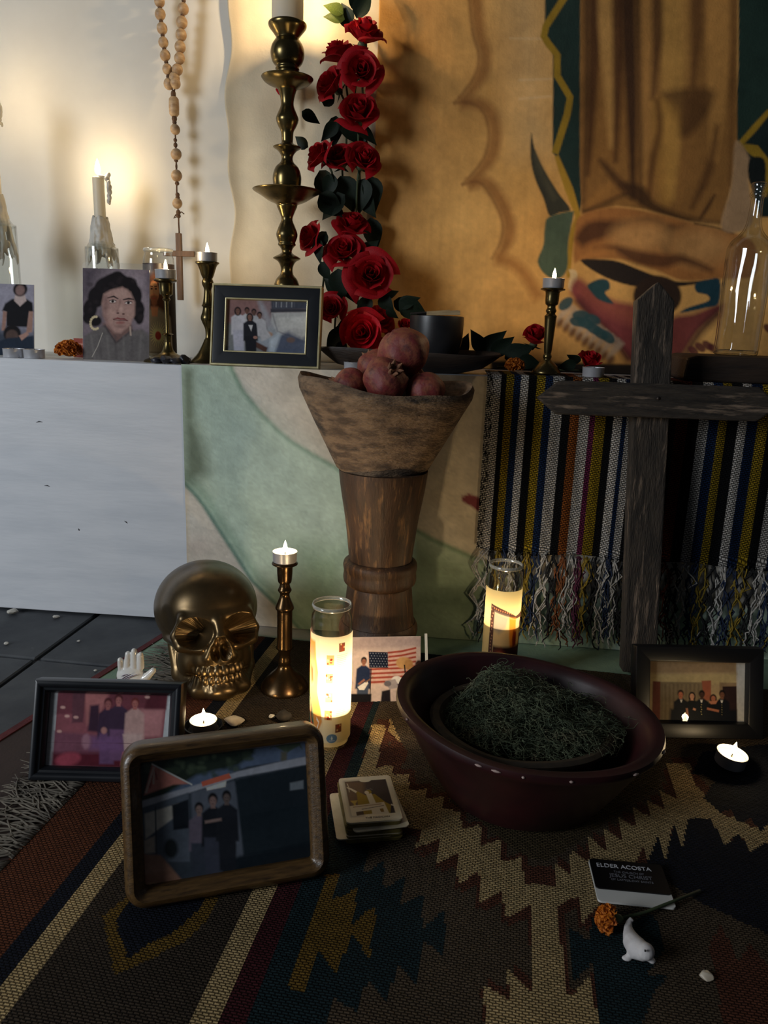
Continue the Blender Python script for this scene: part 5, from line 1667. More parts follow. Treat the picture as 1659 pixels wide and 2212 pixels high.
# ------------------------------------------------------------------ black frame on the right
t, w, h = standing('black_photo_frame', 'black picture frame with five people in evening dress, right of the herb bowl', (1366, 1590), (1641, 1595), (1372, 1396), (1643, 1397), radians(15), RUGZ, 'picture frame')
fl, fr, ft, fb = .030, .024, .027, .032
fw = .0236
moulding('frame', w, h, [(0, -.012), (0, .008), (.001, .0095), (.0205, .0095), (.0220, .0085), (fw, .003), (fw, -.005)], M_blackmt, t, r=.002)
def draw(c):
    c.C[:] = lin((196, 190, 184))
    c.poly([(1413, 1430), (1588, 1430), (1586, 1556), (1408, 1556)], (176, 148, 108), 1)
    c.poly([(1413, 1430), (1588, 1430), (1588, 1456), (1412, 1458)], (156, 126, 92), 4)
    c.poly([(1412, 1458), (1588, 1454), (1588, 1476), (1412, 1476)], (186, 160, 112), 4)
    c.poly([(1418, 1474), (1536, 1474), (1534, 1556), (1416, 1556)], (128, 108, 80), 1.5)
    for k in range(22): c.line([(1440 + k * 4.2, 1478), (1439 + k * 4.2, 1556)], 1.2, (106, 88, 64) if k % 2 else (146, 124, 92), .6, .7)
    c.poly([(1419, 1473), (1434, 1474), (1432, 1556), (1416, 1556)], (112, 58, 40), 1)
    c.poly([(1518, 1471), (1537, 1470), (1536, 1510), (1522, 1512)], (158, 88, 62), 1)
    c.poly([(1554, 1474), (1588, 1474), (1588, 1556), (1554, 1556)], (148, 120, 88), 1)
    c.poly([(1560, 1482), (1588, 1481), (1588, 1556), (1560, 1556)], (50, 32, 28), 1)
    dk = (20, 20, 24)
    person(c, 1475, 1499, 13.5, dk, (186, 106, 74), (40, 26, 20), dk)
    person(c, 1498, 1502, 13, (16, 15, 18), (206, 146, 112), (26, 18, 16), (16, 15, 18), True)
    person(c, 1518, 1499, 13.5, dk, (72, 46, 34), (18, 14, 12), dk)
    person(c, 1541, 1506, 13, (16, 15, 18), (176, 106, 78), (26, 18, 16), (16, 15, 18), True)
    person(c, 1559, 1498, 13.5, dk, (120, 76, 54), (20, 15, 13), dk)
    c.poly([(1454, 1530), (1588, 1530), (1588, 1556), (1452, 1556)], dk, 3)
    for x in (1476, 1517, 1558):
        c.poly([(x - 3, 1509), (x + 3, 1509), (x + 1, 1516), (x - 1, 1516)], (226, 216, 208), .6); c.line([(x - 3, 1510), (x + 3, 1510)], 1.4, (20, 18, 18), .4)
    c.poly([(1532, 1513), (1550, 1511), (1546, 1518), (1536, 1519)], (190, 120, 90), 1); c.line([(1528, 1528), (1552, 1533)], 4.5, (178, 108, 80), 1)
    c.line([(1487, 1528), (1489, 1546)], 4, (190, 126, 98), 1); c.line([(1500, 1529), (1505, 1531)], 4, (200, 140, 110), 1)
    for k in range(5): c.ell(1517 - (k % 2), 1520 + k * 5, 1, 1, (196, 178, 120), .4); c.ell(1558, 1520 + k * 5, .9, .9, (170, 150, 100), .4)
picture('photograph', w - 2 * fw + .003, h - 2 * fw + .003, [(1409, 1428), (1608, 1430), (1604, 1556), (1405, 1556)], draw, M_photo, t, 180, y=.002, z0=fw - .0015)
board('glass_pane', w - 2 * fw + .002, h - 2 * fw + .002, -.002, -.001, M_pane, t, z0=fw - .001)
board('backing', w - .010, h - .010, .004, .0065, M_back, t, z0=.005)
MB().prism([(-.018, .0), (.018, .0), (.011, h * .70), (-.011, h * .70)], .0, .003).build('easel_leg', M_back, t, loc=(0, .0085 + .032, .004), rot=(radians(17), 0, 0))

# ------------------------------------------------------------------ gold edged frame on the bench
t, w, h = standing('gold_photo_frame', 'black and gold picture frame with people beside an open casket', (455, 799), (690, 806), (467, 614), (704, 621), radians(11), SHELF, 'picture frame', Y=(1.425, 1.425))
fw = .0285
moulding('gilt_edge', w, h, [(0, -.010), (0, .007), (.001, .0085), (.003, .0085), (.0042, .0072), (.0042, .002)], M_gold, t, r=.001)
moulding('frame', w - .0084, h - .0084, [(0, .002), (0, .0066), (.002, .0068), (fw - .0042 - .003, .0058), (fw - .0042 - .003, -.004)], M_blackfr, t, r=.001, z0=.0042)
moulding('inner_gilt_edge', w - 2 * fw + .006, h - 2 * fw + .006, [(0, .0050), (0, .0070), (.0012, .0074), (.0022, .0070), (.0030, .0030), (.0030, -.002)], M_gold, t, r=.0008, z0=fw - .003)
def draw(c):
    c.poly([(486, 636), (680, 640), (676, 720), (486, 700)], (146, 122, 124), 5)
    c.poly([(486, 636), (560, 638), (566, 700), (486, 700)], (150, 112, 108), 6)
    c.poly([(592, 640), (676, 642), (674, 664), (592, 666)], (74, 76, 88), 2)
    for k in range(9): c.line([(598 + k * 6, 646), (597 + k * 6, 660)], 3, (150, 150, 156) if k % 2 else (92, 92, 104), 1)
    c.poly([(590, 664), (676, 664), (675, 672), (590, 674)], (64, 62, 70), 1.5)
    c.poly([(592, 674), (676, 672), (670, 750), (604, 730), (590, 700)], (196, 192, 190), 2)
    c.poly([(606, 686), (672, 684), (668, 716), (612, 714)], (214, 210, 206), 3)
    c.line([(594, 676), (604, 722), (670, 750)], 4, (160, 156, 158), 1.5)
    c.poly([(560, 638), (568, 640), (612, 740), (600, 776), (580, 720)], (178, 182, 190), 5, .6)
    c.poly([(540, 742), (600, 730), (670, 752), (668, 782), (572, 776)], (160, 166, 176), 4)
    c.poly([(596, 738), (628, 722), (660, 740), (668, 736), (668, 784), (590, 778)], (70, 78, 104), 5, .85)
    c.ell(634, 744, 10, 7, (120, 98, 92), 2); c.ell(583, 730, 10, 7, (176, 142, 122), 2)
    c.poly([(546, 744), (580, 764), (576, 778), (546, 760)], (86, 56, 46), 2)
    c.poly([(586, 744), (606, 726), (612, 730), (596, 778), (584, 776)], (214, 222, 232), 4, .7)
    person(c, 535, 668, 13, (200, 196, 198), (120, 84, 72), (32, 28, 30))
    person(c, 551, 672, 13, (190, 188, 192), (110, 80, 70), (30, 26, 30))
    person(c, 564, 680, 13, (196, 192, 196), (130, 92, 78), (26, 22, 24))
    person(c, 513, 668, 15, (206, 200, 206), (126, 88, 76), (34, 26, 28), (190, 186, 200), True)
    person(c, 541, 684, 15, (34, 34, 40), (140, 100, 86), (28, 22, 26), (28, 28, 34), True)
    c.poly([(537, 706), (547, 706), (543, 722)], (214, 210, 210), 1); c.ell(552, 738, 5, 4, (170, 124, 110), 1)
    c.poly([(556, 700), (578, 716), (590, 736), (566, 748)], (190, 186, 190), 2)
picture('photograph', w - 2 * fw + .003, h - 2 * fw + .003, [(489, 638), (677, 645), (667, 780), (480, 774)], draw, M_photo, t, 170, y=-.001, z0=fw - .0015)
board('glass_pane', w - 2 * fw + .002, h - 2 * fw + .002, -.0035, -.0028, M_pane, t, z0=fw - .001)
board('backing', w - .006, h - .006, .003, .006, M_back, t, z0=.003)

# ------------------------------------------------------------------ portrait print
t, w, h = standing('portrait_photo', 'large faded portrait print of a dark haired woman with hoop earrings', (180, 781), (322, 784), (172, 575), (318, 588), radians(7), SHELF, 'photograph', Y=(1.452, 1.452))
def draw(c):
    c.C[:] = lin((116, 104, 110))
    c.poly([(240, 585), (318, 592), (320, 700), (300, 700)], (146, 132, 138), 20)
    c.poly([(172, 574), (206, 577), (184, 640), (176, 640)], (62, 54, 64), 14, .8)
    c.poly([(310, 588), (320, 588), (322, 640), (314, 640)], (90, 78, 88), 6, .7)
    hair = (26, 21, 23)
    for x, y, rx, ry in ((246, 606, 26, 16), (226, 622, 26, 24), (206, 642, 20, 24), (192, 668, 16, 22), (190, 688, 14, 14), (272, 622, 22, 22), (286, 644, 18, 26), (296, 674, 14, 22), (300, 690, 9, 14), (250, 596, 12, 9), (205, 696, 14, 12)):
        c.ell(x, y, rx, ry, hair, 2.5)
    for k in range(30): c.ell(RNG.uniform(184, 306), RNG.uniform(602, 700), RNG.uniform(3, 7), RNG.uniform(3, 6), (44, 36, 38), 2, .5)
    c.poly([(222, 700), (282, 700), (292, 740), (258, 758), (226, 742)], (112, 86, 80), 4)
    c.poly([(182, 730), (200, 716), (226, 706), (252, 744), (284, 718), (306, 714), (323, 728), (323, 786), (180, 786)], (100, 94, 92), 3)
    c.line([(226, 706), (252, 744), (286, 716)], 4, (70, 64, 66), 2)
    for k in range(7): c.line([(196 + k * 18, 728), (206 + k * 16, 780)], 3, (80, 74, 74) if k % 2 else (122, 116, 112), 3, .6)
    face = (168, 134, 124)
    c.poly([(222, 636), (236, 628), (262, 622), (280, 634), (290, 656), (290, 684), (280, 706), (262, 722), (248, 722), (232, 706), (222, 684), (218, 656)], face, 3)
    c.poly([(222, 640), (232, 640), (234, 700), (246, 720), (232, 706), (222, 684)], (124, 94, 90), 5, .8)
    c.poly([(244, 630), (272, 630), (270, 644), (244, 644)], (186, 152, 140), 6, .7)
    c.ell(236, 680, 10, 8, (184, 148, 136), 5, .6); c.ell(278, 682, 8, 8, (182, 148, 136), 5, .6)
    c.line([(230, 645), (244, 642), (254, 648)], [1.5, 4, 2], (48, 36, 36), 1); c.line([(264, 650), (276, 648), (288, 650)], [2, 4, 1.5], (48, 36, 36), 1)
    for x, y in ((242, 653), (276, 657)):
        c.ell(x, y, 7, 3, (206, 190, 182), .8); c.ell(x, y, 3, 3, (34, 26, 26), .6); c.line([(x - 8, y - 1), (x, y - 4), (x + 8, y - 1)], 1.6, (40, 30, 30), .6)
        c.line([(x - 7, y + 4), (x + 6, y + 4)], 1.2, (120, 90, 84), 1, .7)
    c.line([(258, 650), (256, 668), (252, 676)], [3, 3, 4], (136, 102, 94), 2, .7)
    c.ell(261, 672, 5, 8, (190, 156, 144), 3, .7); c.ell(254, 679, 3, 1.6, (84, 56, 54), .8); c.ell(266, 681, 3, 1.6, (92, 62, 58), .8)
    c.line([(244, 692), (254, 690), (260, 692), (268, 692), (276, 696)], [1, 4, 4, 4, 1], (120, 62, 62), 1); c.line([(244, 693), (258, 695), (276, 696)], 1.2, (64, 36, 38), .5)
    c.ell(260, 700, 10, 3, (140, 84, 80), 1.5, .8); c.ell(260, 708, 12, 3, (128, 98, 92), 3, .7)
    for k in range(11):
        a = radians(60 + k * 22)
        c.ell(205 + 11 * cos(a), 700 + 14 * sin(a), 2.8, 2.8, (206, 188, 150), 1)
    c.line([(281, 708), (283, 728)], 3.5, (170, 150, 136), 1)
    c.line([(222, 722), (212, 752), (200, 776)], 1.4, (196, 186, 172), .6, .8)
    c.mottle(.10, 160, 71)
picture('print', w, h, [(172, 575), (318, 588), (322, 783), (180, 781)], draw, M_photog, t, 170, y=-.0006)
board('paper', w, h, -.0004, .0006, M_paper, t)
M_lam = thinglass('laminate', (.97, .97, .96), 1.4, gain=.6, rough=.1, haze=.06)
board('clear_sleeve', w + .003, h + .011, .0007, .0013, M_lam, t, r=.006)

# ------------------------------------------------------------------ print at the left edge
t, w, h = standing('snapshot', 'small print of a woman in a black dress at the left edge of the bench', (-64, 776), (74, 770), (-66, 610), (67, 617), radians(8), SHELF, 'photograph', Y=(1.470, 1.470))
def draw(c):
    c.C[:] = lin((150, 146, 158))
    c.poly([(-70, 700), (80, 720), (80, 780), (-70, 780)], (60, 66, 78), 14)
    c.poly([(12, 656), (26, 646), (54, 646), (66, 654), (68, 672), (60, 676), (60, 706), (16, 706), (14, 674), (6, 672)], (22, 21, 25), 2)
    c.poly([(8, 672), (16, 674), (14, 716), (6, 716)], (150, 116, 104), 1.5); c.poly([(60, 672), (68, 672), (68, 716), (56, 720)], (160, 124, 110), 1.5)
    c.poly([(32, 634), (50, 634), (54, 650), (42, 662), (30, 650)], (190, 170, 164), 1.5)
    c.ell(41, 626, 14, 15, (26, 23, 26), 2); c.ell(41, 628, 9, 11, (140, 112, 106), 2, .8)
    c.ell(28, 722, 18, 20, (24, 21, 23), 2); c.ell(28, 728, 13, 15, (84, 66, 60), 2)
    c.poly([(-8, 770), (2, 740), (20, 732), (54, 728), (70, 724), (76, 780), (-20, 780)], (34, 44, 58), 2)
    c.poly([(42, 726), (58, 716), (62, 722), (48, 736)], (168, 130, 116), 1.5)
    person(c, -34, 640, 24, (90, 96, 110), (150, 116, 104), (40, 30, 30))
picture('print', w, h, [(-66, 610), (67, 617), (74, 770), (-64, 776)], draw, M_photog, t, 130, y=-.0006)
board('paper', w, h, -.0004, .0006, M_paper, t)

# ------------------------------------------------------------------ small card behind the marigold
t, w, h = standing('small_card', 'small reddish card tucked behind the portrait and the marigold', (160, 779), (205, 780), (161, 731), (205, 733), radians(6), SHELF, 'card', Y=(1.50, 1.50))
def draw(c):
    c.C[:] = lin((150, 74, 62)); c.poly([(160, 744), (206, 744), (206, 748), (160, 748)], (196, 140, 120), 1); c.ell(172, 760, 6, 8, (80, 46, 40), 1)
picture('print', w, h, [(161, 731), (205, 733), (205, 780), (160, 779)], draw, M_photo, t, 40, y=-.0005)
board('paper', w, h, -.0003, .0005, M_paper, t)

# ------------------------------------------------------------------ band snapshot in a bent clear stand
t, w, h = standing('band_snapshot', 'snapshot of a guitarist and drummer before a flag, beside the prayer candle', (752, 1518), (908, 1514), (746, 1381), (906, 1371), radians(14), RUGZ, 'photograph')
def draw(c):
    c.C[:] = lin((196, 176, 168))
    c.poly([(740, 1372), (912, 1372), (912, 1404), (740, 1412)], (172, 152, 148), 8)
    c.poly([(760, 1410), (900, 1398), (905, 1480), (760, 1500)], (206, 184, 174), 8)
    c.poly([(789, 1410), (832, 1410), (896, 1396), (898, 1470), (835, 1478), (792, 1480)], (206, 168, 154), 1)
    for k in range(8):
        y = 1411 + k * 9.2
        c.line([(832 if k < 4 else 793, y + (0 if k < 4 else .5)), (862, y - 4), (896, y - 13 + k * .8)], 4.2, (158, 70, 56), .6)
    c.poly([(790, 1410), (832, 1410), (834, 1444), (793, 1445)], (26, 32, 50), .8)
    for i in range(7):
        for j in range(6): c.ell(794 + i * 6 + (j % 2) * 3, 1413.5 + j * 5.5, 1.1, .8, (150, 156, 168), .4)
    person(c, 781, 1431, 14, (34, 44, 70), (150, 100, 80), (24, 20, 20), (66, 76, 96))
    c.poly([(770, 1486), (790, 1472), (792, 1478), (784, 1492), (774, 1492)], (222, 216, 210), .8); c.line([(786, 1476), (802, 1464)], 2.5, (120, 84, 60), .6); c.line([(772, 1480), (784, 1470)], 4, (150, 100, 80), 1)
    c.line([(797, 1446), (797, 1502)], 2, (40, 36, 38), .5)
    c.poly([(752, 1500), (800, 1500), (800, 1520), (752, 1522)], (26, 24, 28), 1.5)
    c.ell(868, 1432, 17, 13, (196, 150, 96), 2); c.ell(880, 1436, 10, 12, (176, 130, 80), 2); c.line([(870, 1436), (874, 1468)], 3, (30, 26, 26), .6)
    c.ell(903, 1436, 9, 11, (54, 34, 30), 2); c.poly([(890, 1450), (912, 1444), (912, 1470), (886, 1464)], (30, 26, 30), 2)
    c.ell(854, 1470, 12, 9, (222, 216, 210), 1); c.poly([(828, 1472), (850, 1468), (862, 1486), (838, 1490)], (160, 150, 150), 1); c.ell(834, 1478, 8, 6, (110, 104, 108), 1)
    c.poly([(822, 1494), (840, 1490), (842, 1518), (820, 1520)], (34, 30, 34), 1.5)
picture('print', w, h, [(746, 1381), (906, 1371), (908, 1514), (752, 1518)], draw, M_photog, t, 150, y=-.0007)
board('paper', w, h, -.0005, .0006, M_paper, t)
M_acr = mat('white_acrylic_edge', (222, 222, 216), rough=.2, spec=.6)
mb = MB()
for i in range(9):
    pass
mb.prism([(w / 2 + .001, .0), (w / 2 + .0055, .0), (w / 2 + .0125, h * .5), (w / 2 + .0105, h + .004), (w / 2 + .0065, h + .004), (w / 2 + .008, h * .5)], -.0012, .0010)
mb.build('stand_edge', M_acr, t)['label'] = 'pale curled edge'

# ================================================================== CARD DECK
M_cardw = mat('card_stock', (236, 222, 190), (220, 204, 168), scale=60, rough=.6)
M_cardedge = mat('card_edge_gilt', (128, 114, 58), (96, 86, 46), scale=100, rough=.5)
cc_ = (onz(729, 1686, .03) + onz(841, 1677, .03) + onz(869, 1772, .03) + onz(748, 1785, .03)) / 4
cang = radians(14.5)
deck = thing('card_deck', 'untidy stack of illustrated cards on the rug between frame and bowl', 'cards', (cc_.x, cc_.y, RUGZ + .0015))
CW, CL, CT = .0665, .0905, .0015
cardm = {}
for nm, mt in (('w', M_cardw), ('g', M_cardedge)):
    mbm = MB().prism([(x, y - CL / 2) for x, y in rrect(CW, CL, .005, 4)], 0, CT * .86)
    v_ = [(x, z, y) for x, y, z in mbm.v]
    me = bpy.data.meshes.new('card'); me.from_pydata(v_, [], [tuple(reversed(f_)) for f_ in mbm.f]); me.materials.append(mt); cardm[nm] = me
seq = ['g'] * 3 + ['w'] + ['g'] * 2 + ['w'] + ['g'] * 5 + ['w'] + ['g'] * 3 + ['w', 'w']
rnd = random.Random(4)
for i, s_ in enumerate(seq):
    f_ = i / (len(seq) - 1)
    o = mko('card', cardm[s_], None, deck)
    dx, dy = (0, 0)
    if i == 3: dx, dy = -.0105, -.001
    if i == 12: dx, dy = .006, -.004
    o.location = (rnd.gauss(0, .0007) + dx + (.001 if i < 12 else 0), rnd.gauss(0, .0007) + dy - (.002 if i < 12 else 0), i * CT)
    o.rotation_euler = (0, 0, cang + rnd.gauss(0, .012) + (.05 if i == 12 else 0))
top = o
def draw(c):
    c.C[:] = lin((236, 222, 192))
    dk, yl_, cr = (52, 44, 50), (150, 124, 40), (222, 208, 180)
    c.poly([(8, 8), (92, 8), (92, 88), (8, 88)], dk, .3)
    c.poly([(8, 8), (46, 8), (40, 60), (30, 88), (8, 88)], (106, 84, 66), 6)
    c.ell(50, 7, 12, 5, (236, 222, 192), .4)
    c.poly([(26, 32), (44, 44), (62, 42), (78, 62), (88, 70), (82, 88), (70, 86), (28, 62)], yl_, .5)
    c.poly([(24, 70), (28, 32), (46, 46), (46, 70)], yl_, .5)
    c.poly([(45, 40), (56, 40), (60, 64), (48, 66)], cr, .5)
    c.ell(51, 36, 6, 4.6, yl_, .5); c.ell(47, 37.5, 4.4, 4.2, cr, .4)
    c.line([(27, 35), (18, 27), (10, 22)], [5, 4, 2], cr, .4); c.line([(12, 12), (14, 22), (13, 34)], 1.2, cr, .3)
    c.poly([(11, 54), (26, 54), (20, 62), (22, 68), (15, 68), (17, 62)], (190, 162, 80), .4)
    c.poly([(8, 66), (76, 62), (80, 88), (8, 88)], cr, .4)
    c.line([(14, 69), (70, 66)], 1.6, (150, 120, 84), .3); c.line([(30, 75), (74, 70)], 1.2, (60, 48, 40), .3)
    c.poly([(18, 80), (32, 79), (32, 87), (18, 88)], (84, 66, 52), .3); c.poly([(32, 79), (48, 78), (48, 86), (32, 87)], yl_, .3); c.poly([(64, 77), (71, 76), (71, 84), (65, 84)], (140, 104, 44), .3)
    c.line([(88, 69), (96, 73), (92, 76)], [3, 3, 1], (238, 228, 210), .4)
    c.line([(48, 29), (52, 31), (56, 29), (60, 31)], .9, (150, 140, 140), .3)
ny, nx = 130, 100
u, v = np.meshgrid(np.linspace(0, 1, nx), np.linspace(0, 1, ny)); u, v = u.ravel(), v.ravel()
c = Canvas(np.c_[u * 100, v * 100], (216, 200, 168), None); draw(c)
fw_, fh_ = CW - .004, CL - .004
gridmesh('printed_face', np.c_[-fw_ / 2 + u * fw_, fh_ / 2 - v * fh_, np.full(len(u), CT * .86 + .0002)], nx, ny, c.C, M_photo, top)


def text(name, body, size, mt, parent, loc, rot=(0, 0, 0), align='CENTER', ext=.0001, sx=1.0):
    cu = bpy.data.curves.new(name, 'FONT')
    cu.body, cu.size, cu.align_x, cu.align_y, cu.extrude = body, size, align, 'CENTER', ext
    o = bpy.data.objects.new(name, cu)
    cu.materials.append(mt)
    COL.objects.link(o)
    me = bpy.data.meshes.new_from_object(o.evaluated_get(bpy.context.evaluated_depsgraph_get()))
    bpy.data.objects.remove(o)
    return mko(name, me, mt, parent, None, loc, rot)


M_letter = mat('printed_brown', (92, 72, 52), rough=.7)
text('lettering', 'THE MAGICIAN', .0042, M_letter, top, (.004, -CL / 2 + .0065, CT * .86 + .0004))

# ================================================================== NAME TAG
M_tagb = mat('black_plastic', (12, 12, 15), rough=.3, spec=.5)
M_tagw = mat('white_plastic', (206, 204, 198), rough=.4)
M_tagt = mat('engraved_white', (206, 206, 210), rough=.5)
M_tagt2 = mat('engraved_grey', (104, 104, 110), rough=.5)
ng = [onz(1270, 1857, .009), onz(1432, 1872, .009), onz(1456, 1962, .009), onz(1292, 1946, .009)]
nc = (ng[0] + ng[1] + ng[2] + ng[3]) / 4
na = atan2((ng[1] - ng[0]).y, (ng[1] - ng[0]).x)
nt_ = thing('name_tag', 'black and white name tag lying on the rug near the seal', 'name tag', (nc.x, nc.y, RUGZ + .0025), rz=na)
TW, TH = .081, .066
def flat(name, w, h, z0, z1, mt, parent, loc=(0, 0), r=.004, corners=4):
    m_ = MB().prism([(x, y - h / 2) for x, y in rrect(w, h, r, corners)], z0, z1)
    return mk(name, [(x + loc[0], z + loc[1], y) for x, y, z in m_.v], [tuple(reversed(f_)) for f_ in m_.f], mt, parent)
flat('white_plate', TW, TH, 0, .0022, M_tagw, nt_)
flat('black_plate', TW - .0004, TH - .0185, .0022, .0034, M_tagb, nt_, (.0004, .0090))
zz_ = .0036
text('lettering', 'ELDER ACOSTA', .0086, M_tagt, nt_, (-.003, .0225, zz_))
text('lettering', 'THE CHURCH OF', .0042, M_tagt2, nt_, (.001, .0135, zz_))
text('lettering', 'JESUS CHRIST', .0078, M_tagt2, nt_, (.002, .0075, zz_))
text('lettering', 'OF LATTER-DAY SAINTS', .0042, M_tagt2, nt_, (.002, .0010, zz_))

# ================================================================== ROSES
M_petal = mat('rose_petal', (178, 16, 28), (146, 10, 20), scale=30, rough=.62, trans=.22, spec=.25, bump=.08, bscale=200)
M_petalb = mat('lit_rose_petal', (228, 26, 42), (200, 16, 30), scale=30, rough=.6, trans=.25, spec=.25, bump=.08, bscale=200)  # brighter copy of the petal red: light on one rose put into colour
M_leaf = mat('rose_leaf', (24, 38, 24), (16, 27, 19), scale=26, rough=.6, trans=.08, spec=.25)
M_leafl = mat('light_leaf', (112, 126, 52), (84, 104, 42), scale=26, rough=.5, trans=.3)
M_stem = mat('green_stem', (62, 74, 44), (46, 56, 36), scale=30, rough=.7)


def petal_mesh(r0, h, wid, flare, curl, seed, mt):
    rnd = random.Random(seed)
    nu, nv = 11, 9
    v, f = [], []
    k1, k2 = rnd.uniform(0, 6), rnd.uniform(0, 6)
    for j in range(nv):
        t = j / (nv - 1)
        for i in range(nu):
            s_ = -1 + 2 * i / (nu - 1)
            edge = abs(s_) ** 4
            phi = s_ * wid * (0.35 + .65 * sin(min(t * 1.25, 1) * pi / 2))
            rho = r0 * (.25 + .75 * sin(min(t * 1.5, 1) * pi / 2)) + flare * t ** 2.6 + .05 * edge * t + .02 * sin(5 * s_ + k1) * t
            tip = 1 - .22 * edge - .05 * s_ * s_ + .03 * sin(4 * s_ + k2) * t
            z = h * t * tip - curl * t ** 6 * (1 + .3 * edge)
            v.append((rho * cos(phi), rho * sin(phi), z))
    for j in range(nv - 1):
        for i in range(nu - 1):
            a = j * nu + i
            f.append((a, a + 1, a + nu + 1, a + nu))
    me = bpy.data.meshes.new('petal')
    me.from_pydata(v, [], f)
    me.materials.append(mt)
    me.polygons.foreach_set('use_smooth', np.ones(len(f), dtype=bool))
    return me


def petal_set(mt):
    out = []
    for k in range(17):
        f_ = k / 16
        r0 = .05 + .50 * f_ ** .9
        h = 1.02 - .20 * f_ - .25 * f_ ** 3
        wid = 2.0 - 1.15 * f_ ** .6
        out.append((petal_mesh(r0, h, wid, .04 + .46 * f_ ** 1.7, .02 + .20 * f_ ** 2, k, mt), k * 2.39996))
    return out


PET, PETB = petal_set(M_petal), petal_set(M_petalb)


def leaf_mesh(name, mt, wd=.34, fold=.25, bend=.25):
    v, f = [], []
    n = 9
    for j in range(n):
        t = j / (n - 1)
        w_ = wd * (sin(pi * t ** .75)) ** .95 * (1 - .35 * t ** 2)
        for s_ in (-1, -.5, 0, .5, 1):
            v.append((w_ * s_, -abs(s_) * w_ * fold + bend * t * t, t))
    for j in range(n - 1):
        for i in range(4):
            a = j * 5 + i
            f.append((a, a + 1, a + 6, a + 5))
    me = bpy.data.meshes.new(name); me.from_pydata(v, [], f); me.materials.append(mt)
    me.polygons.foreach_set('use_smooth', np.ones(len(f), dtype=bool))
    return me


LEAF, LEAFL = leaf_mesh('leaf', M_leaf), leaf_mesh('leaf', M_leafl)


def axis_rot(d, roll=0.0):
    return (Vector((0, 0, 1)).rotation_difference(Vector(d).normalized()) @ Quaternion((0, 0, 1), roll))


def place(o, q, loc, s=1.0):
    o.rotation_mode = 'QUATERNION'; o.rotation_quaternion = q; o.location = loc; o.scale = (s, s, s)


def rose(label, x, y, Y, rpx, facing, seed, group='roses of the garland', pset=None, stem=None, npet=17):
    rnd = random.Random(seed)
    p = ony(x, y, Y)
    r = rpx * 1.13 * mpp(p)
    t = thing('red_rose', label, 'rose', p, group=group)
    q = axis_rot(facing, rnd.uniform(0, 6))
    d = Vector(facing).normalized()
    off_ = -d * r * .55
    for me, a in (pset or PET)[:npet]:
        o = mko('petal', me, None, t)
        place(o, q @ Quaternion((0, 0, 1), a + rnd.gauss(0, .12)) @ Quaternion((0, 1, 0), rnd.gauss(0, .04)), off_, r * rnd.uniform(.96, 1.05))
    # calyx
    mb = MB().ell((0, 0, -.10), (.22, .22, .20), 12, 8)
    o = mb.build('calyx', M_stem, t, smooth=180); place(o, q, off_, r)
    for k in range(4):
        o = mko('sepal', LEAF, None, t)
        place(o, q @ Quaternion((0, 0, 1), k * 1.57 + .4) @ Quaternion((1, 0, 0), rnd.uniform(1.7, 2.3)), off_ + d * r * -.1, r * .55)
        o.scale = (r * .25, r * .55, r * .55)
    sd = Vector(stem) if stem else (Vector((rnd.uniform(-.15, .15), .05, -1)))
    s0 = off_ - d * r * .2
    path = [s0, s0 - d * r * .35 + sd * .012, s0 - d * r * .5 + sd * .05, s0 - d * r * .5 + sd * .085]
    for q_ in path:
        if not stem: q_.y = min(q_.y, WALL - .03 - p.y)
        if p.z + q_.z < SHELF + .012: q_.z = SHELF + .012 - p.z
    MB().tube(path, .0021, 7).build('stem', M_stem, t, smooth=180)
    return t, p, r


def add_leaf(t, x0, y0, x1, y1, Y, mt=LEAF, tilt=0.0, wide=1.0, lift=0.0):
    a, b = ony(x0, y0, Y), ony(x1, y1, Y - lift)
    d = b - a; L_ = d.length
    q = axis_rot(d)
    # blade turned towards the viewer
    zax = d.normalized(); yax = Vector((0, 1, 0)); yax = (yax - zax * yax.dot(zax)).normalized(); xax = yax.cross(zax)
    m_ = Matrix((xax, yax, zax)).transposed()
    q = m_.to_quaternion() @ Quaternion((0, 0, 1), tilt)
    o = mko('leaf', mt, None, t)
    place(o, q, a - t.location, L_); o.scale = (L_ * wide, L_, L_)
    return o


V_ = (0, -1, .1)
G = []
def R(*a, **k):
    t = rose(*a, **k); G.append(t[0]); return t[0]
r1 = R('topmost red rose of the garland opening upward', 790, 62, 1.585, 44, (.25, -.45, .85), 1)
r2 = R('red rose bud tipped up left below the topmost rose', 727, 108, 1.60, 38, (-.35, -.35, .85), 2)
r3 = R('red rose with visible spiral, third from the top of the garland', 781, 150, 1.565, 44, (.1, -1, .15), 3)
r4 = R('red rose touching the upper drip pan of the tall candlestick', 709, 178, 1.59, 40, (-.65, -.6, .35), 4)
r5 = R('red rose hanging below the spiral rose, petals flared', 775, 236, 1.58, 46, (.1, -.75, .5), 5)
r6 = R('single red rose left of the pair, right of the candlestick bulb', 684, 331, 1.585, 34, (-.75, -.5, .5), 6)
r7 = R('left red rose of the touching pair in the garland middle', 733, 336, 1.60, 37, (-.1, -.75, .6), 7)
r8 = R('right red rose of the touching pair in the garland middle', 786, 340, 1.58, 39, (.35, -.75, .5), 8)
r9 = R('red rose at the head of the lower garland cluster', 762, 480, 1.60, 38, (.2, -.55, .75), 9)
r10 = R('red rose of the lower cluster nearest the candlestick', 667, 510, 1.585, 35, (-.7, -.6, .35), 10)
r11 = R('red rose in the middle of the lower garland cluster', 742, 538, 1.57, 42, (.0, -.8, .5), 11)
r12 = R('large open red rose at the right of the lower cluster', 801, 592, 1.555, 54, (.1, -1, .25), 12)
r13 = R('red rose half hidden behind the gold frame corner', 716, 664, 1.56, 32, (-.1, -.9, .2), 13)
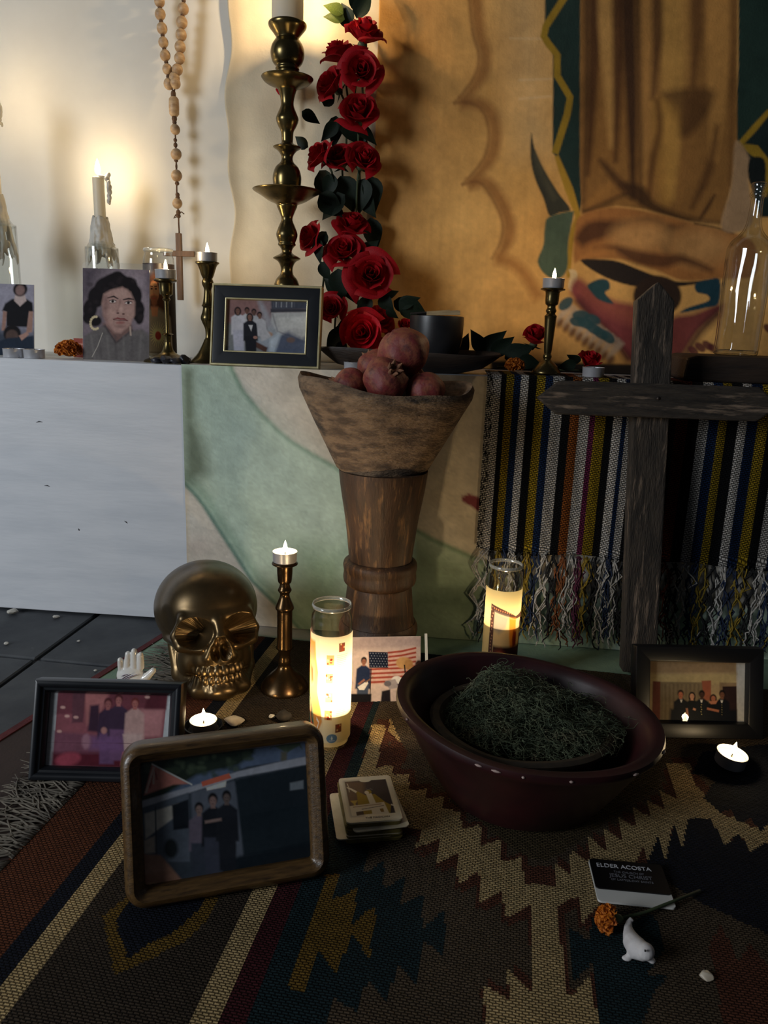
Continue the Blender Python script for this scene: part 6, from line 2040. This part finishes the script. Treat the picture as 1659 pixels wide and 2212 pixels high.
r15 = R('red rose behind the bright bottom rose', 822, 690, 1.575, 34, (.5, -.7, .3), 15)
r14 = R('bright red fully open rose just above the pomegranates', 782, 718, 1.515, 48, (-.05, -1, .1), 14, pset=PETB)
r16 = R('small red rose peeking out beside the black bowl', 876, 702, 1.575, 22, (.2, -.8, .5), 16, npet=12)
r0 = R('red rose hidden behind the tall candlestick shaft', 615, 178, 1.625, 32, (-.1, -.8, -.3), 17, npet=12)
r17 = R('red rose standing behind the faceted brass candlestick', 1158, 722, 1.52, 36, (.1, -.5, .85), 18, group='cut roses on the serape', stem=(-.75, -.1, -.55), npet=13)
r18 = R('red rose bud lying on the serape below the painting', 1274, 776, 1.50, 34, (.15, -.5, .85), 19, group='cut roses on the serape', stem=(-.9, .0, -.05), npet=13)
for (t, a) in ((r1, (742, 30, 700, 4, 1.60, LEAFL)), (r1, (745, 42, 698, 30, 1.60, LEAFL)), (r1, (760, 52, 735, 6, 1.61)), (r1, (770, 40, 800, -30, 1.60)), (r1, (745, 60, 738, 20, 1.62)), (r1, (780, 30, 760, -40, 1.62)),
               (r4, (700, 230, 722, 190, 1.63)), (r4, (652, 240, 690, 265, 1.60)), (r4, (728, 262, 695, 305, 1.61)), (r5, (735, 262, 800, 310, 1.62)), (r5, (770, 275, 815, 305, 1.62)), (r5, (726, 250, 722, 318, 1.63)),
               (r5, (790, 270, 770, 320, 1.63)), (r6, (666, 318, 634, 296, 1.60)), (r6, (690, 368, 720, 440, 1.61)), (r7, (720, 376, 700, 430, 1.60)), (r7, (735, 380, 765, 455, 1.62)), (r8, (790, 385, 770, 460, 1.62)), (r8, (800, 380, 812, 455, 1.63)),
               (r9, (745, 420, 690, 470, 1.60)), (r9, (690, 418, 740, 470, 1.60)), (r9, (800, 470, 812, 545, 1.63)), (r9, (720, 440, 690, 425, 1.60)), (r9, (780, 410, 805, 470, 1.63)), (r10, (690, 515, 685, 570, 1.57)), (r10, (705, 500, 675, 545, 1.575)), (r10, (694, 565, 710, 610, 1.60)),
               (r11, (775, 560, 815, 520, 1.60)), (r11, (730, 580, 740, 650, 1.59)), (r11, (745, 590, 770, 660, 1.60)), (r12, (800, 640, 770, 690, 1.58)), (r12, (830, 640, 862, 630, 1.57)), (r12, (820, 640, 850, 672, 1.57)), (r13, (738, 690, 760, 740, 1.57)),
               (r13, (740, 700, 725, 745, 1.57)), (r13, (730, 630, 700, 600, 1.60)), (r14, (748, 740, 720, 770, 1.54)), (r14, (760, 760, 745, 786, 1.53)), (r14, (740, 710, 700, 760, 1.56)), (r16, (862, 650, 925, 690, 1.575)), (r16, (860, 662, 905, 640, 1.58)), (r15, (835, 665, 858, 690, 1.56)), (r15, (850, 650, 895, 672, 1.59)),
               (r17, (1040, 760, 1022, 712, 1.53)), (r17, (1035, 762, 1094, 715, 1.53)), (r17, (1060, 765, 1112, 730, 1.52)), (r17, (1090, 775, 1150, 745, 1.50)), (r17, (1120, 775, 1168, 790, 1.49)), (r18, (1245, 785, 1205, 795, 1.48)), (r18, (1255, 780, 1225, 770, 1.50)),
               (r17, (995, 770, 1008, 720, 1.54))):
    add_leaf(t, *a[:5], mt=(a[5] if len(a) > 5 else LEAF), tilt=random.uniform(-.5, .5), wide=random.uniform(.8, 1.15), lift=random.uniform(0, .012))

# ================================================================== MARIGOLDS
M_mari = mat('marigold', (206, 118, 18), (168, 84, 12), scale=60, rough=.7, trans=.15)


def marigold(label, p, r, squash, seed, axis=(0, -.3, 1), stem=None):
    rnd = random.Random(seed)
    t = thing('marigold', label, 'flower', p)
    mb = MB()
    q = axis_rot(axis)
    for k in range(190):
        th = math.acos(rnd.uniform(-.25, 1)); a = rnd.uniform(0, 2 * pi)
        d = Vector((sin(th) * cos(a), sin(th) * sin(a), cos(th) * squash))
        b_ = d * r * rnd.uniform(.5, .72)
        e = d * r * rnd.uniform(.9, 1.06)
        sdv = d.cross(Vector((rnd.gauss(0, 1), rnd.gauss(0, 1), rnd.gauss(0, 1)))).normalized() * r * .20
        up = d.cross(sdv).normalized() * r * .08
        mb.add([q @ b_, q @ (b_.lerp(e, .6) + sdv), q @ (e + sdv * .5 + up), q @ (e - sdv * .5 - up), q @ (b_.lerp(e, .6) - sdv)], [(0, 1, 2, 3, 4)])
    mb.ell((0, 0, 0), (r * .6, r * .6, r * .6 * squash), 12, 8)
    mb.build('petals', M_mari, t)
    if stem:
        MB().tube([Vector(s_) - Vector(p) for s_ in stem], .0017, 7).build('stem', M_stem, t, smooth=180)
        g = Vector(stem[0]) - Vector(p)
        MB().ell(g, (.006, .005, .005), 10, 8).build('calyx', M_stem, t, smooth=180)
    return t


p = ony(150, 768, 1.455); marigold('orange marigold head on the bench left of the portrait', Vector((p.x, 1.455, SHELF + .016)), .026, .75, 1, (0, -.2, 1))
p = ony(1112, 790, 1.43); marigold('small orange marigold at the corner of the serape', Vector((p.x, 1.432, SHELF + .021)), .0185, .75, 2, (0, -.3, 1))
p = onz(1312, 1986, .016)
s0 = [onz(1334, 1985, .013), onz(1390, 1972, .011), onz(1452, 1948, .013), onz(1512, 1924, .010)]
marigold('orange marigold with a stem lying across the name tag', p, .0145, .8, 3, (-1, -.1, .35), s0)

# ================================================================== ROSARY
M_bead = mat('wooden_bead', (190, 160, 122), (160, 126, 90), scale=60, rough=.5, stretch=(1, 1, 3))
M_cord = mat('brown_cord', (104, 76, 52), (78, 56, 40), scale=120, rough=.9)
M_cruc = wood('rosary_cross_wood', (132, 96, 62), (104, 74, 46), 'Z', 20, rough=.5, bump=.1)
YR = WALL - .035
Z8 = lambda x, y: ony(300 + x / 3.255, y / 3.255, YR)
left = [(120, -820), (118, -720), (118, -620), (120, -520), (122, -420), (126, -320), (130, -220), (136, -100), (145, 10), (150, 100), (163, 200), (172, 298), (185, 390), (200, 487), (212, 590)]
right = [(352, -760), (350, -660), (346, -560), (342, -460), (338, -360), (332, -260), (326, -160), (318, -50), (312, 62), (302, 158), (297, 245), (290, 330), (286, 410), (270, 490), (250, 548)]
top_ = (236, -900)
tail = [(262, 590), (255, 910), (262, 1085), (265, 1235), (270, 1430)]
ro = thing('rosary', 'long wooden bead rosary with a plain cross hanging on the white wall', 'rosary', Z8(*top_))
o0 = ro.location
loc = lambda x, y, dy=0: Z8(x, y) - o0 + Vector((0, dy, 0))
mb = MB().ell((0, 0, 0), (.0105, .0105, .0112), 18, 12)
bead_me = bpy.data.meshes.new('bead'); bead_me.from_pydata(mb.v, [], mb.f); bead_me.materials.append(M_bead)
bead_me.polygons.foreach_set('use_smooth', np.ones(len(mb.f), dtype=bool))
for k, (x, y) in enumerate(left + right + tail):
    o = mko('bead', bead_me, None, ro)
    o.location = loc(x, y, -.004 if k == len(left) + len(right) else 0)
    o.rotation_euler = (random.uniform(-.4, .4), random.uniform(-.4, .4), random.uniform(0, 6))
    s_ = random.uniform(.92, 1.06); o.scale = (s_, s_, s_)
MB().lathe([(0, -.018), (.006, -.018), (.0095, -.014), (.0102, 0), (.0095, .014), (.006, .018), (0, .018)], 18).build('barrel_bead', M_bead, ro, smooth=40, loc=loc(247, 750))
cordp = [loc(*top_)] + [loc(*q) for q in left] + [loc(240, 640), loc(243, 670), loc(247, 750), loc(252, 840), loc(255, 910), loc(258, 1000), loc(262, 1085), loc(263, 1160), loc(265, 1235), loc(266, 1340), loc(270, 1430), loc(279, 1500), loc(280, 1570), loc(284, 1645)]
MB().tube(cordp, .0016, 6).build('cord', M_cord, ro, smooth=180)
MB().tube([loc(*top_)] + [loc(*q) for q in right] + [loc(262, 590), loc(243, 660)], .0016, 6).build('cord', M_cord, ro, smooth=180)
mb = MB().ell((0, 0, 0), (1, 1, 1), 9, 7)
knot_me = bpy.data.meshes.new('knot'); knot_me.from_pydata(mb.v, [], mb.f); knot_me.materials.append(M_cord)
def knot(q, r_, h_):
    o = mko('knot', knot_me, None, ro); o.location = q; o.scale = (r_, r_, h_)
for st_ in (left, right):
    for a_, b_ in zip(st_, st_[1:]): knot(loc((a_[0] + b_[0]) / 2, (a_[1] + b_[1]) / 2), .0042, .0040)
for y_, r_, h_ in ((665, .0052, .009), (835, .0055, .006), (860, .0045, .005), (985, .0038, .004), (1020, .0042, .005), (1130, .0044, .003), (1170, .0024, .006), (1290, .0046, .004), (1370, .0044, .005), (1390, .0046, .004), (1495, .0048, .006), (1520, .0050, .004)):
    knot(loc(240 + (y_ - 600) / 24, y_), r_, h_)
MB().tube([loc(262, 1528), loc(246, 1535), loc(258, 1512), loc(300, 1490), loc(318, 1505)], .0013, 6).build('cord_end', M_cord, ro, smooth=180)
cx0, cw = 284, .0058
a_, b_ = loc(283, 1640), loc(290, 2110)
mb = MB().box(-cw, cw, -.0045, .0045, b_.z, a_.z)
mb.build('cross_upright', M_cruc, ro, loc=((a_.x + b_.x) / 2, 0, 0), bevel=.0008)
za, xl, xr = loc(285, 1784).z, loc(178, 1784).x, loc(392, 1784).x
MB().box(xl, xr, -.0056, .0040, za - .0056, za + .0056).build('cross_arm', M_cruc, ro, bevel=.0008)
MB().tube([(0, 0, .004), (0, .0345, .007)], .0016, 8).build('wall_nail', M_nail, ro)

# ================================================================== OTHER THINGS ON THE BENCH
M_dough = wood('dark_trough_wood', (56, 43, 33), (36, 28, 23), 'X', 9, rough=.6, bump=.4)
p0, p1 = ony(688, 800, 1.475), ony(1082, 790, 1.475)
pl = thing('wooden_trough', 'long dark wooden dough trough lying on the bench behind the pomegranates', 'trough', ((p0.x + p1.x) / 2, 1.480, SHELF + .0005))
W2 = (p1.x - p0.x) / 2
v, f = [], []
prof = [(0, .0), (.55, .0), (.80, .010), (.93, .026), (1.0, .036), (.99, .039), (.95, .037), (.86, .026), (.72, .014), (.5, .010), (0, .009)]
n = 64
for r, z in prof:
    for k in range(n):
        a = 2 * pi * k / n
        ca, sa = cos(a), sin(a)
        v.append((W2 * r * math.copysign(abs(ca) ** .8, ca), .056 * r * math.copysign(abs(sa) ** .7, sa), z + .003 * sin(2 * a) * (z > .02)))
for i in range(len(prof) - 1):
    for k in range(n):
        k2 = (k + 1) % n
        f.append((i * n + k, i * n + k2, (i + 1) * n + k2, (i + 1) * n + k))
mk('shell', v, f, M_dough, pl, smooth=60)
M_blackp = mat('black_clay', (26, 26, 28), (38, 38, 40), scale=12, rough=.38, bump=.1, bscale=30)
pb = ony(941, 752, 1.487)
bb = thing('black_bowl', 'black pottery bowl with wood sticks across its rim in the trough', 'bowl', (pb.x, 1.487, SHELF + .0115))
hB = ony(941, 684, 1.487).z - SHELF - .0115
MB().lathe(smoothprof([(0, 0), (.022, 0), (.027, .002), (.036, .012), (.0445, .030), (.0490, .050), (.0505, hB - .003), (.0490, hB), (.0470, hB - .002), (.0455, .048), (.036, .018), (0, .008)], 3), 48, cap=False).build('shell', M_blackp, bb, smooth=50)
M_stick = wood('pale_stick', (176, 150, 108), (140, 116, 80), 'X', 20, rough=.7, bump=.2)
M_burnt = mat('burnt_stick', (34, 28, 24), rough=.9)
for i, (x0, y0, x1, y1, wd, dy, lab) in enumerate(((900, 684, 990, 672, .0042, .010, 'thin pale stick across the back of the black bowl rim'), (922, 682, 994, 676, .0055, -.006, 'thick pale wood stick across the front of the black bowl rim'), (886, 686, 972, 679, .0026, .002, 'slender half burnt stick on the black bowl rim'))):
    a, b = ony(x0, y0, 1.487), ony(x1, y1, 1.487)
    zt = SHELF + .0115 + hB + wd * .72 + (.004, .003, .0060)[i]
    c_ = (a + b) / 2
    t = thing('wood_stick', lab, 'stick', (c_.x, 1.487 + dy, zt), rot=(0, radians((-5, -3, -6)[i]), radians((6, -3, 10)[i])))
    L_ = (b - a).length / 2
    MB().box(-L_ * (.1 if i != 1 else 1), L_, -wd * .9, wd * .9, -wd * .7, wd * .7).build('pale_wood', M_stick, t, bevel=.0006)
    if i != 1: MB().box(-L_, -L_ * .1, -wd * .85, wd * .85, -wd * .65, wd * .65).build('burnt_end', M_burnt, t, bevel=.0006)

p0, p1 = ony(1462, 790, 1.455), ony(1760, 800, 1.455)
ZBd = ony(1600, 768, 1.49).z
wb = thing('wooden_board', 'dark worn wooden slab under the clear bottle at the right', 'board', ((p0.x + p1.x) / 2, 1.470, SHELF + .0072))
W2 = (p1.x - p0.x) / 2
o = MB().prism([(-W2, .004), (-W2 + .01, 0), (W2, 0), (W2, ZBd - SHELF - .0072), (-W2 + .02, ZBd - SHELF - .0075), (-W2 + .004, ZBd - SHELF - .012)], -.060, .075).build('slab', M_dough, wb, bevel=.004)

bx = ony(1612, 600, 1.49)
bt = thing('clear_bottle', 'empty clear glass bottle standing on the slab at the right', 'bottle', (bx.x, 1.490, ZBd + .0004))
rows = [(395, 14.5), (398, 15.5), (404, 15.5), (408, 13.5), (414, 13.5), (418, 16), (424, 16), (428, 13), (450, 13), (478, 15), (496, 19), (508, 27), (520, 38), (534, 45), (552, 47), (600, 47), (740, 46), (758, 46), (764, 43)]
pr = [(hw * mpp(bx), ony(1612, y, 1.49).z - ZBd) for y, hw in rows][::-1]
pr[0] = (pr[0][0], .001)
pr = [(0, .004), (pr[0][0] * .7, .002)] + pr
mb = MB().lathe(smoothprof(pr, 4), 56, cap=False)
o = mb.build('glass_body', M_glass, bt, smooth=70)
# hand blown ripples
for vtx in o.data.vertices:
    a = atan2(vtx.co.y, vtx.co.x)
    s_ = 1 + .012 * sin(3 * a + vtx.co.z * 30) + .006 * sin(7 * a - vtx.co.z * 60) + .004 * sin(vtx.co.z * 240)
    vtx.co.x *= s_; vtx.co.y *= s_
so = o.modifiers.new('thick', 'SOLIDIFY'); so.thickness = .003; so.offset = -1

# dark stones at the slim candlestick
M_stone = mat('dark_crystal', (34, 34, 42), (64, 62, 70), scale=40, rough=.4, bump=.5, bscale=80, c3=(120, 116, 112), s3=60, lo3=.62, hi3=.72)


def rock(name, label, loc, r, seed, mt, cat='stone', group=None, squash=.7):
    rnd = random.Random(seed)
    bm = bmesh.new()
    bmesh.ops.create_icosphere(bm, subdivisions=3, radius=1.0)
    ks = [(Vector((rnd.gauss(0, 1), rnd.gauss(0, 1), rnd.gauss(0, 1))).normalized(), rnd.uniform(.6, .95)) for _ in range(14)]
    for v_ in bm.verts:
        d = v_.co.normalized(); s_ = 1.0
        for n_, k_ in ks:
            if d.dot(n_) > 0: s_ = min(s_, k_ / max(d.dot(n_), .01))
        v_.co = Vector((d.x, d.y, d.z * squash)) * s_ * r
    me = bpy.data.meshes.new(name); bm.to_mesh(me); bm.free()
    zm = min(v_.co.z for v_ in me.vertices)
    o = mko(name, me, mt, None, smooth=30, loc=(loc[0], loc[1], loc[2] - zm), rot=(0, 0, rnd.uniform(0, 6)))
    return tag(o, label, cat, group)


for i, (x, y_, r, lab) in enumerate(((338, 1.425, 13, 'dark crystal stone left of the slim candlestick foot'), (358, 1.417, 15, 'dark grey crystal stone before the slim candlestick foot'), (379, 1.418, 14, 'dark stone right before the slim candlestick foot'), (396, 1.432, 16, 'rounded black stone rightmost at the slim candlestick'), (406, 1.45, 10, 'little black stone behind the rounded black one'))):
    p = ony(x, 785, y_)
    rock('dark_stone', lab, (p.x, y_, SHELF + .0002), r * mpp(p) * .95, 20 + i, M_stone, group='dark stones on the bench')
# odds and ends on the rug
M_char = mat('charred_wood', (26, 22, 20), (44, 38, 34), scale=40, rough=.9, bump=.6, bscale=60)
p = onz(612, 1556, RUGZ); rock('charred_stone', 'small charred black lump behind the oak frame top', (p.x, p.y, RUGZ + .0008), .013, 41, M_char, squash=.6)
p = onz(588, 1552, RUGZ); rock('wax_drop', 'white wax drop beside the charred lump', (p.x, p.y, RUGZ + .0008), .0055, 42, M_waxold, 'wax', squash=.6)
M_shell = mat('shell', (206, 196, 178), (170, 156, 136), scale=30, rough=.4)
p = onz(506, 1562, RUGZ); rock('wax_flake', 'flat pale wax flake on the rug above the oak frame', (p.x, p.y, RUGZ + .0008), .017, 43, M_shell, 'wax', squash=.18)
p = onz(1524, 2112, RUGZ); rock('shell_chip', 'small pale shell chip on the dark rug at lower right', (p.x, p.y, RUGZ + .0008), .0075, 44, M_shell, 'shell', squash=.4)
for i, (x, y, r, lab) in enumerate(((28, 1326, .0115, 'largest white plaster crumb on the slate floor by the bench'), (122, 1335, .007, 'white plaster crumb right of the largest one on the slate'), (14, 1392, .005, 'tiny plaster crumb at the left slate edge'), (170, 1386, .0035, 'tiny plaster crumb in the middle of the slate'), (207, 1450, .0035, 'tiny plaster crumb near the porcelain hand'))):
    p = onz(x, y, 0)
    rock('plaster_crumb', lab, (p.x, p.y, .0006), r, 50 + i, M_waxold, 'crumb', 'crumbs on the slate floor', squash=.45)
